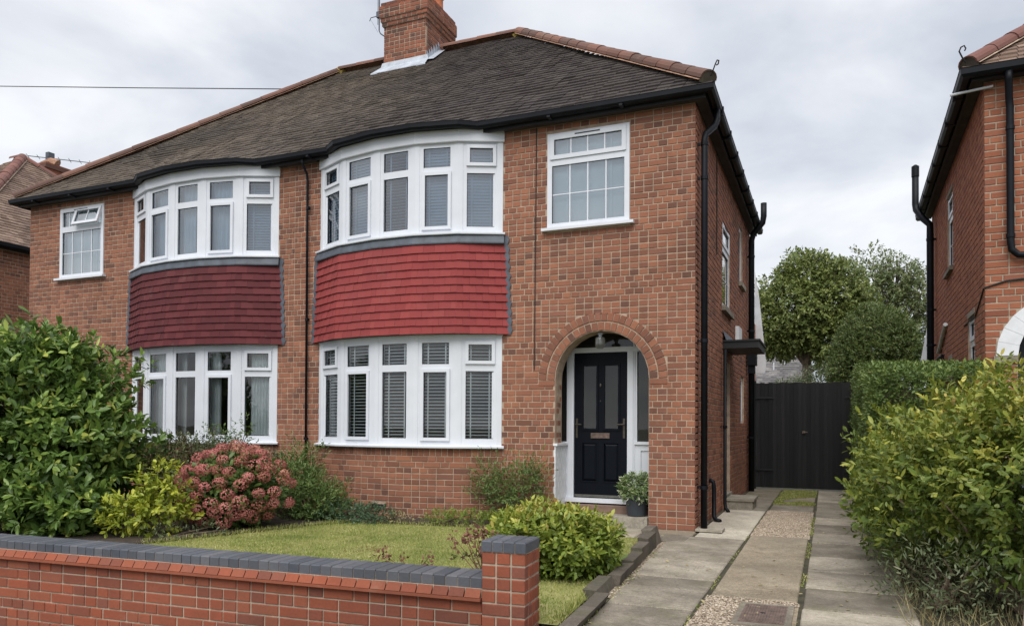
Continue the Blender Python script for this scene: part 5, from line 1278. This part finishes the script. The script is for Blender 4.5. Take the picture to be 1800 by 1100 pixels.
def plants():
    # big glossy shrub on the left
    root, fo = shrub('laurel_shrub', 'large dark glossy evergreen shrub at the left edge behind the garden wall', [(-7.15, -2.9, 1.12, 1.1, 1.05, 1.05), (-6.6, -2.75, .9, .8, .8, .72), (-7.7, -3.1, 1.35, .95, .9, .95), (-6.85, -3.3, .55, .75, .6, .45), (-7.0, -2.9, 1.75, .6, .6, .5), (-6.15, -3.2, .3, .5, .45, .32)],
          5400, 7, .085, .125, .062, 'lf_laurel', amp=.27, freq=8, shell=.5, up=.3, nst=10, cat='shrub', inner=.4, single=300)
    shrub('yellow_shrub', 'small bright yellow-green shrub beside the large evergreen', [(-5.18, -2.8, .38, .28, .3, .36), (-5.45, -2.95, .2, .28, .28, .22)], 300, 6, .08, .08, .044, 'lf_yellow', shell=.7, amp=.3, freq=5)
    shrub('bronze_shrub', 'dark bronze-leaved shrub between the yellow shrub and the pink hydrangea', [(-5.75, -2.0, .5, .42, .36, .5)], 700, 5, .07, .055, .024, 'lf_bronze', amp=.2, inner=.3)
    shrub('green_shrub', 'mixed grey-green shrub under the maroon house\'s bay window', [(-6.55, -1.0, .5, .9, .42, .5), (-5.75, -.85, .42, .6, .4, .44)], 3600, 5, .08, .055, .022, 'lf_grey', amp=.2)
    shrub('feathery_shrub', 'light green feathery shrub against the wall right of the hydrangea', [(-4.72, -1.0, .3, .42, .34, .34), (-5.0, -.75, .5, .35, .3, .4), (-4.45, -.9, .18, .3, .3, .22)], 1900, 6, .1, .055, .018, 'lf_green', amp=.35, freq=7, up=.5, shell=.7)
    shrub('rose_bush', 'thin leggy rose bush reaching up before the maroon house\'s lower bay', [(-6.35, -.72, 1.03, .32, .16, .22), (-5.98, -.7, 1.08, .18, .14, .25), (-6.1, -.75, .85, .4, .15, .2)], 130, 5, .08, .045, .026, 'lf_green', shell=.9, inner=0, nst=9, base=(-6.2, -.8, 0))
    hydrangea()
    shrub('evergreen_groundcover', 'low dark blue-green groundcover at the foot of the red bay', [(-4.15, -.95, .08, .42, .25, .15), (-3.8, -.88, .06, .35, .2, .13)], 700, 5, .06, .04, .02, 'lf_blue', up=.1, nst=4)
    shrub('low_border_plant', 'low yellow-green border plants along the front of the red bay', [(-2.9+k*.22, -.72+.02*k, .05, .2, .14, .10+.015*(k % 3)) for k in range(5)], 620, 5, .05, .05, .015, 'lf_spirea', up=.6, nst=4, cat='plant', tonef=lambda P, t: t*.6)
    shrub('low_border_plant', 'sparse withered border plants left of the air brick', [(-3.45, -.82, .03, .25, .12, .08)], 120, 4, .05, .045, .014, 'straw', up=.5, nst=3, cat='plant')
    shrub('wall_shrub', 'open green shrub leaning on the brickwork left of the porch', [(-2.15, -.3, .4, .42, .2, .35), (-1.9, -.28, .6, .22, .15, .25), (-2.45, -.3, .5, .28, .16, .35)], 900, 5, .1, .045, .017, 'lf_green', amp=.4, shell=.9, up=.5, freq=8)
    shrub('spirea_bush', 'rounded gold and green bush with reddish tips behind the brick pier', [(-.72, -2.98, .26, .40, .40, .28), (-.48, -2.95, .25, .33, .37, .27), (-.93, -2.85, .24, .3, .33, .25)], 2600, 5, .05, .062, .036, 'lf_spirea', amp=.2, freq=9, up=.35, inner=.3,
          tonef=lambda P, t: np.clip(t*.7+(P[:, 2]-.28)*.9, 0, .97))
    shrub('leafy_weed', 'small weeds on the bare soil beside the hydrangea', [(-4.95, -2.9, .04, .3, .2, .08), (-4.75, -2.55, .04, .2, .15, .07)], 110, 4, .04, .05, .02, 'lf_grey', cat='plant', nst=3)
    dead_plant((-.98, -3.55), 'dried brown flower stalks standing in the lawn beside the pier', 26, .42)
    dead_plant((-1.62, -3.62), 'short dried brown stalks poking above the garden wall coping', 6, .2)
    potted()
    # clipped hedge and the loose shrubs along the drive
    box_hedge()
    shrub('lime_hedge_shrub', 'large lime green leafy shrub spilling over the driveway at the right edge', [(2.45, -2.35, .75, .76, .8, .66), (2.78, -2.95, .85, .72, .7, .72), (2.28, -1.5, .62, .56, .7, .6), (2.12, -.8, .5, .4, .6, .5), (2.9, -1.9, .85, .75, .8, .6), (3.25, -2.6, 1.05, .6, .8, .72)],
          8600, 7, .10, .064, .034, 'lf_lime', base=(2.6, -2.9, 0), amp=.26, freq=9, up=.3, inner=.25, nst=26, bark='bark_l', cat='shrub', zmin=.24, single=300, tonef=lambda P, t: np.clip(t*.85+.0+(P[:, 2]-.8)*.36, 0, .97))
    shrub('climbing_stem', 'dark tangle of low twigs and grass under the lime green shrub', [(2.15, -2.9, .2, .38, .9, .26), (2.05, -1.4, .18, .3, .8, .22)], 1100, 4, .12, .05, .016, 'lf_grey', up=.6, nst=30, bark='bark_l', cat='undergrowth', shell=.8, inner=0)
    ws = empty('hedge_trunk', (2.32, -3.55, 0), 'pale twisting woody stems at the foot of the lime green shrub', 'branches')
    for k in range(5):
        a = Vector((2.44+.05*k, -3.62+.07*k*(k % 3), -.03)); pts = [a]
        for q in range(1, 6): pts.append(a+Vector((.07*q*(.4+.3*math.sin(k*2.1))+random.uniform(-.03, .03), -.02*q+.1*math.sin(k+q)*.4, .2*q)))
        MB().tube(pts, [.017, .014, .012, .01, .007, .004][:len(pts)], 7, caps=False).build('stem', 'bark_l', ws)
    # trees beyond the gate
    tree('broadleaf_tree', 'big rounded green tree behind the black gate', (.4, 28, 0), 9.3, [(.2, 28, 6.6, 2.0, 2, 1.9), (-.9, 28.3, 6.0, 1.5, 1.6, 1.3), (1.5, 27.8, 6.9, 1.5, 1.5, 1.7), (.6, 28, 7.9, 1.35, 1.4, 1.2), (1.7, 28.2, 5.2, 1.2, 1.4, 1.1), (2.4, 28.0, 5.9, 1.2, 1.2, 1.3), (2.0, 28, 4.2, 1.0, 1.0, .8), (-.5, 28.2, 5.4, 1.5, 1.3, .8)], 10500, .19, .12, 'lf_tree')
    tree('broadleaf_tree', 'airy thin-crowned tree with sky between its branches', (4.2, 32, 0), 9.8, [(3.3, 32, 8.2, 1.0, 1.2, 1.7), (4.6, 32, 8.4, .9, 1, 1.2), (5.6, 32, 7.6, 1.0, 1.2, 1.1), (4.2, 32, 6.6, 1.6, 1.4, 1.3), (6.2, 32, 6.2, 1.0, 1.2, 1.2)], 2600, .19, .11, 'lf_tree2', shell=.75)
    shrub('round_shrub', 'tall rounded dark green shrub rising behind the hedge', [(2.43, 10.2, 2.85, .88, .8, 1.1), (2.1, 10.0, 2.35, .66, .7, 1.0), (2.8, 10.2, 2.5, .62, .7, 1.0)], 9500, 6, .08, .085, .036, 'lf_ball', near=False, amp=.06, freq=8, shell=.2, cat='shrub', nst=6)
    shrub('garden_shrub', 'low straggly shrub seen just above the gate', [(1.2, 14, 2.3, .8, .6, .6), (.5, 14.5, 2.15, .7, .6, .45), (1.9, 14, 2.5, .7, .6, .7)], 2600, 5, .1, .08, .035, 'lf_grey', near=False, base=(.6, 14, 0), shell=.6)

def box_hedge():
    root = empty('clipped_hedge', (2.4, 3, 0), 'dense clipped green hedge along the right side of the driveway', 'hedge')
    x0, x1, y0, y1 = 1.86, 3.0, -.1, 6.7; top = lambda y: 1.8+.078*y
    n = 15000; C = np.zeros((n, 3)); D = np.zeros((n, 3)); w = RNG.random(n)
    y = RNG.uniform(y0, y1, n); x = RNG.uniform(x0, x1, n); z = RNG.random(n)
    a = w < .5; C[a] = np.stack([np.full(a.sum(), x0), y[a], z[a]*top(y[a])], 1); D[a] = (-1, 0, .2)
    b = (w >= .5) & (w < .85); C[b] = np.stack([x[b], y[b], top(y[b])], 1); D[b] = (0, 0, 1)
    c = w >= .85; C[c] = np.stack([x[c], np.full(c.sum(), y0), z[c]*top(y0)], 1); D[c] = (0, -1, .2)
    u = np.array([noise.noise(Vector(p)*2.3)*.06+noise.noise(Vector(p)*7)*.03 for p in C]); C = C+D*(u-np.abs(RNG.normal(size=n))*.05)[:, None]
    e = np.clip(.12-(top(C[:, 1])-C[:, 2]), 0, .12); C[:, 0] += np.where(a, e*.7, 0)
    P, A, N, L, W, ix = sprig_leaves(C, D, 5, .055, .05, .025, up=.2)
    leaf_mesh('foliage', P, A, N, L, W, 'lf_hedge', root, True, 'stuff', (RNG.random(n)*.55)[ix]+RNG.random(len(P))*.45)
    MB().box((x0+.16, y0+.16, 0), (x1-.1, y1-.1, 1.6)).build('inner_twigs', 'bark', root)
    stems('stem', (2.3, 1, 0), [(1.95, .4+k*.5, 1.2) for k in range(9)], 'bark', root, .015)
def hydrangea():
    root, fo = shrub('hydrangea_bush', 'rounded hydrangea bush covered in dusty pink flower heads', [(-4.95, -1.95, .43, .52, .45, .41)], 620, 5, .05, .095, .06, 'lf_green', amp=.06, flat=.6, inner=.4)
    C, D = [], []
    pts = []
    for _ in range(3000):
        d = unit(RNG.normal(size=(1, 3)))[0]
        if d[1] > .45 or d[2] < -.72: continue
        p = np.array([-4.95, -1.95, .46])+d*np.array([.64, .56, .47])*RNG.uniform(.92, 1.05)
        if p[2] < .08: continue
        if all(np.linalg.norm(p-q) > .135 for q, _ in pts): pts.append((p, d))
    for p, d in pts:
        if RNG.random() < .05: continue
        rr = RNG.uniform(.068, .095); n = 240
        dd = unit(RNG.normal(size=(n, 3))); dd = dd[(dd@d) > -.25]; m = len(dd)
        base = RNG.random()*.75
        P = p+dd*np.array([rr, rr, rr*.8]); A = unit(np.cross(dd, RNG.normal(size=(m, 3)))+dd*.25)
        P = P-A*.011
        leaf_mesh('flower_head', P, A, unit(dd+RNG.normal(size=(m, 3))*.3), np.full(m, .021), np.full(m, .021), 'petal', root, False, 'stuff', base+RNG.random(m)*.25)
def dead_plant(xy, label, n, h):
    root = empty('dried_plant', (*xy, 0), label, 'plant'); mb = MB(); tips = []
    for _ in range(n):
        a = random.uniform(0, 6.28); t = Vector((xy[0]+math.cos(a)*.3*random.random(), xy[1]+math.sin(a)*.2*random.random(), h*random.uniform(.55, 1)))
        b = Vector((xy[0]+random.uniform(-.05, .05), xy[1]+random.uniform(-.05, .05), 0)); tips.append(t); mb.tube([b, b.lerp(t, .6)+Vector((random.uniform(-.02, .02), 0, 0)), t], [.004, .003, .002], 5, caps=False)
    mb.build('stalk', 'dryflower', root)
    T = np.array([tuple(t) for t in tips]); C = np.repeat(T, 9, 0)+RNG.normal(size=(len(T)*9, 3))*np.array([.016, .016, .022])
    m = len(C); leaf_mesh('seed_heads', C, RNG.normal(size=(m, 3)), RNG.normal(size=(m, 3)), np.full(m, .036), np.full(m, .028), 'dryflower', root, False, 'stuff')
    C = np.repeat(T, 3, 0)*np.array([1, 1, .6]); m = len(C); leaf_mesh('foliage', C, RNG.normal(size=(m, 3)), RNG.normal(size=(m, 3)), np.full(m, .045), np.full(m, .02), 'lf_bronze', root, False, 'stuff')
def potted():
    x, y, z = -.715, .14, .129
    r = empty('potted_plant', (x, y, z), 'leafy variegated plant in a dark pot beside the front door', 'potted plant')
    MB().lathe((x, y, z), [(0, .0), (.105, .0), (.11, .01), (.135, .215), (.145, .22), (.145, .245), (.13, .245), (.125, .21), (0, .2)], 24).build('pot', 'pot', r, smooth=False)
    MB().lathe((x, y, z), [(.0, .215), (.126, .213)], 16).build('compost', 'soil', r)
    C, D = blob_sample([(x, y, z+.33, .18, .16, .16)], 420, .5, .1, 5, 0)
    q = sprig_leaves(C, D, 6, .05, .05, .02, up=.2); leaf_mesh('foliage', *q[:5], 'lf_pot', r, True, 'stuff')
    stems('stem', (x, y, z+.2), C[:10], 'bark', r, .006, .002, .02)
def tree(name, label, base, top, blobs, nspr, L, W, mat, shell=.5):
    root = empty(name, base, label, 'tree'); b = Vector(base); mb = MB()
    mid = b+Vector((.1, 0, top*.45)); mb.tube([b, b.lerp(mid, .5)+Vector((.08, 0, 0)), mid, mid+Vector((-.1, .1, top*.2)), mid+Vector((.05, 0, top*.42))], [.24, .2, .16, .1, .03], 10, caps=False)
    mb.build('trunk', 'bark', root); br = MB()
    for bl in blobs:
        for _ in range(5):
            t = Vector(bl[:3])+Vector((random.uniform(-1, 1)*bl[3], random.uniform(-1, 1)*bl[4], random.uniform(-.4, 1)*bl[5]))*.85
            s = mid+Vector((0, 0, random.uniform(-.12, .2)*top)); m_ = s.lerp(t, .55)+Vector((0, 0, random.uniform(0, .4)))
            br.tube([s, m_, t], [.07, .045, .012], 6, caps=False)
            for _ in range(3):
                t2 = m_.lerp(t, random.uniform(.3, 1))+Vector((random.uniform(-.6, .6), random.uniform(-.6, .6), random.uniform(.1, .7))); br.tube([m_.lerp(t, .4), t2], [.022, .006], 5, caps=False)
    br.build('branches', 'bark', root)
    C, D = blob_sample(blobs, nspr, shell, .2, 5, .5)
    P, A, N, LL, WW, ix = sprig_leaves(C, D, 7, .28, L, W, 1.1, .1, .2)
    tn = (RNG.random(len(C))*.5)[ix]+RNG.random(len(P))*.5
    leaf_mesh('crown', P, A, N, LL, WW, mat, root, False, None, tn)
plants()

# ------------------------------------------------------------------ grass and weeds in the joints
def in_poly(x, y, poly):
    c = np.zeros(len(x), bool); n = len(poly)
    for i in range(n):
        (xa, ya), (xb, yb) = poly[i], poly[(i+1) % n]
        m = ((ya > y) != (yb > y)) & (x < (xb-xa)*(y-ya)/(yb-ya+1e-12)+xa); c ^= m
    return c
def grass(name, poly, n, h, mat='grass', label=None, z=0., excl=None, parent=None):
    xs = [p[0] for p in poly]; ys = [p[1] for p in poly]
    x = RNG.uniform(min(xs), max(xs), n); y = RNG.uniform(min(ys), max(ys), n); k = in_poly(x, y, poly)
    if excl: k &= ~in_poly(x, y, excl)
    x, y = x[k], y[k]; m = len(x); P = np.stack([x, y, np.full(m, z-.002)], 1)
    A = RNG.normal(size=(m, 3))*.5; A[:, 2] = RNG.uniform(.5, 1.1, m); N = RNG.normal(size=(m, 3)); N[:, 2] *= .3
    cl = np.array([noise.noise(Vector((a*1.7, b*1.7, 0)))+.5*noise.noise(Vector((a*6, b*6, 3))) for a, b in zip(x, y)])*.5
    o = leaf_mesh(name, P, A, N, h*RNG.uniform(.5, 1.2, m), np.full(m, .006), mat, parent, False, 'stuff', np.clip(RNG.random(m)*.6+.2+cl*.95, 0, 1))
    if label: tag(o, label, 'grass')
    return o
bedp = [(-11.5, 0), (-11.5, -4.44), (-5.35, -4.44), (-4.9, -3.3), (-4.55, -2.4), (-4.25, -1.5), (-4.0, -1.02), (-2.6, -.8), (-1.75, -.75), (-1.75, 0)]
grass('lawn_grass', [(-5.4, -4.45), (kerbx(-4.45)-.1, -4.45), (kerbx(-.9)-.1, -.9), (-.6, -.75), (-2.2, -.7), (-4.4, -.7), (-5.0, -3.0)], 90000, .028, 'grass', 'short green and yellowish lawn grass in the front garden', .0, bedp)
def joint_weeds():
    P = []
    for _ in range(1500):
        t = random.random()
        if t < .45: x, y = random.gauss(1.228, .012), random.uniform(-5, 2)
        elif t < .65: x, y = random.gauss(.6, .008), random.uniform(-5, 5)
        elif t < .85: y = random.uniform(-4.6, -1.5); x = kerbx(y)+abs(random.gauss(.0, .04))+.005
        else: x, y = random.uniform(1.24, 1.9), random.choice(rj)+random.gauss(0, .008)
        if noise.noise(Vector((x*2, y*1.6, 5))) < -.05: continue
        P.append((x, y, -.01))
    P = np.array(P); m = len(P); A = RNG.normal(size=(m, 3))*.7; A[:, 2] = 1
    o = leaf_mesh('joint_weeds', P, A, RNG.normal(size=(m, 3)), RNG.uniform(.012, .035, m), np.full(m, .009), 'grass', None, False, 'stuff'); tag(o, 'tiny weeds growing in the joints of the driveway slabs', 'weeds')
    n = 14000; x = RNG.uniform(.61, 1.22, n); y = RNG.uniform(3.6, 6.5, n); k = np.array([noise.noise(Vector((a*3, b*1.2, 1)))+.25 > 0 for a, b in zip(x, y)]); x, y = x[k], y[k]; m = len(x)
    A = RNG.normal(size=(m, 3))*.6; A[:, 2] = 1
    o = leaf_mesh('moss', np.stack([x, y, np.full(m, -.006)], 1), A, RNG.normal(size=(m, 3)), RNG.uniform(.01, .03, m), np.full(m, .01), 'grass', None, False, 'stuff'); tag(o, 'mossy grass patch on the driveway in front of the gate', 'moss')
    n = 1600; x = RNG.uniform(1.85, 2.5, n); y = RNG.uniform(-4.6, .5, n); P = np.stack([x, y, np.full(n, -.02)], 1)
    A = RNG.normal(size=(n, 3))*.6; A[:, 2] = 1
    o = leaf_mesh('straw_grass', P, A, RNG.normal(size=(n, 3)), RNG.uniform(.06, .22, n), np.full(n, .005), 'straw', None, False, 'stuff'); tag(o, 'straggly grass and litter along the right edge of the driveway', 'grass')
joint_weeds()

# ------------------------------------------------------------------ fallen leaves and ragged edges
def litter():
    n = 420; x = RNG.uniform(-4.6, 1.9, n); y = RNG.uniform(-4.4, 1.5, n); k = np.array([noise.noise(Vector((a*1.3, b*1.3, 9))) > -.12 for a, b in zip(x, y)]) & ~((y > -.6) & (x < .1)); x, y = x[k], y[k]; m = len(x)
    N = RNG.normal(size=(m, 3))*.35; N[:, 2] = 1; A = RNG.normal(size=(m, 3)); A[:, 2] *= .1
    z = np.where(x < -.25, .022, .006)
    o = leaf_mesh('fallen_leaves', np.stack([x, y, z], 1), A, N, RNG.uniform(.02, .045, m), RNG.uniform(.012, .026, m), 'straw', None, True, 'stuff'); tag(o, 'scattered fallen leaves on the lawn and driveway', 'leaves')
    P = []
    for _ in range(2600):
        t = random.random(); i = random.randrange(3, 9); a, b = bedp[i], bedp[(i+1) % len(bedp)]
        P.append((a[0]+(b[0]-a[0])*t+random.gauss(0, .035), a[1]+(b[1]-a[1])*t+random.gauss(0, .035), 0))
    for _ in range(1800):
        yy = random.uniform(-4.4, -.9); P.append((kerbx(yy)-.11-abs(random.gauss(0, .03)), yy, 0))
    P = np.array(P); m = len(P); A = RNG.normal(size=(m, 3))*.45; A[:, 2] = 1
    o = leaf_mesh('edge_grass', P, A, RNG.normal(size=(m, 3)), RNG.uniform(.03, .075, m), np.full(m, .006), 'grass', None, False, 'stuff'); tag(o, 'longer ragged grass along the lawn edges', 'grass')
litter()
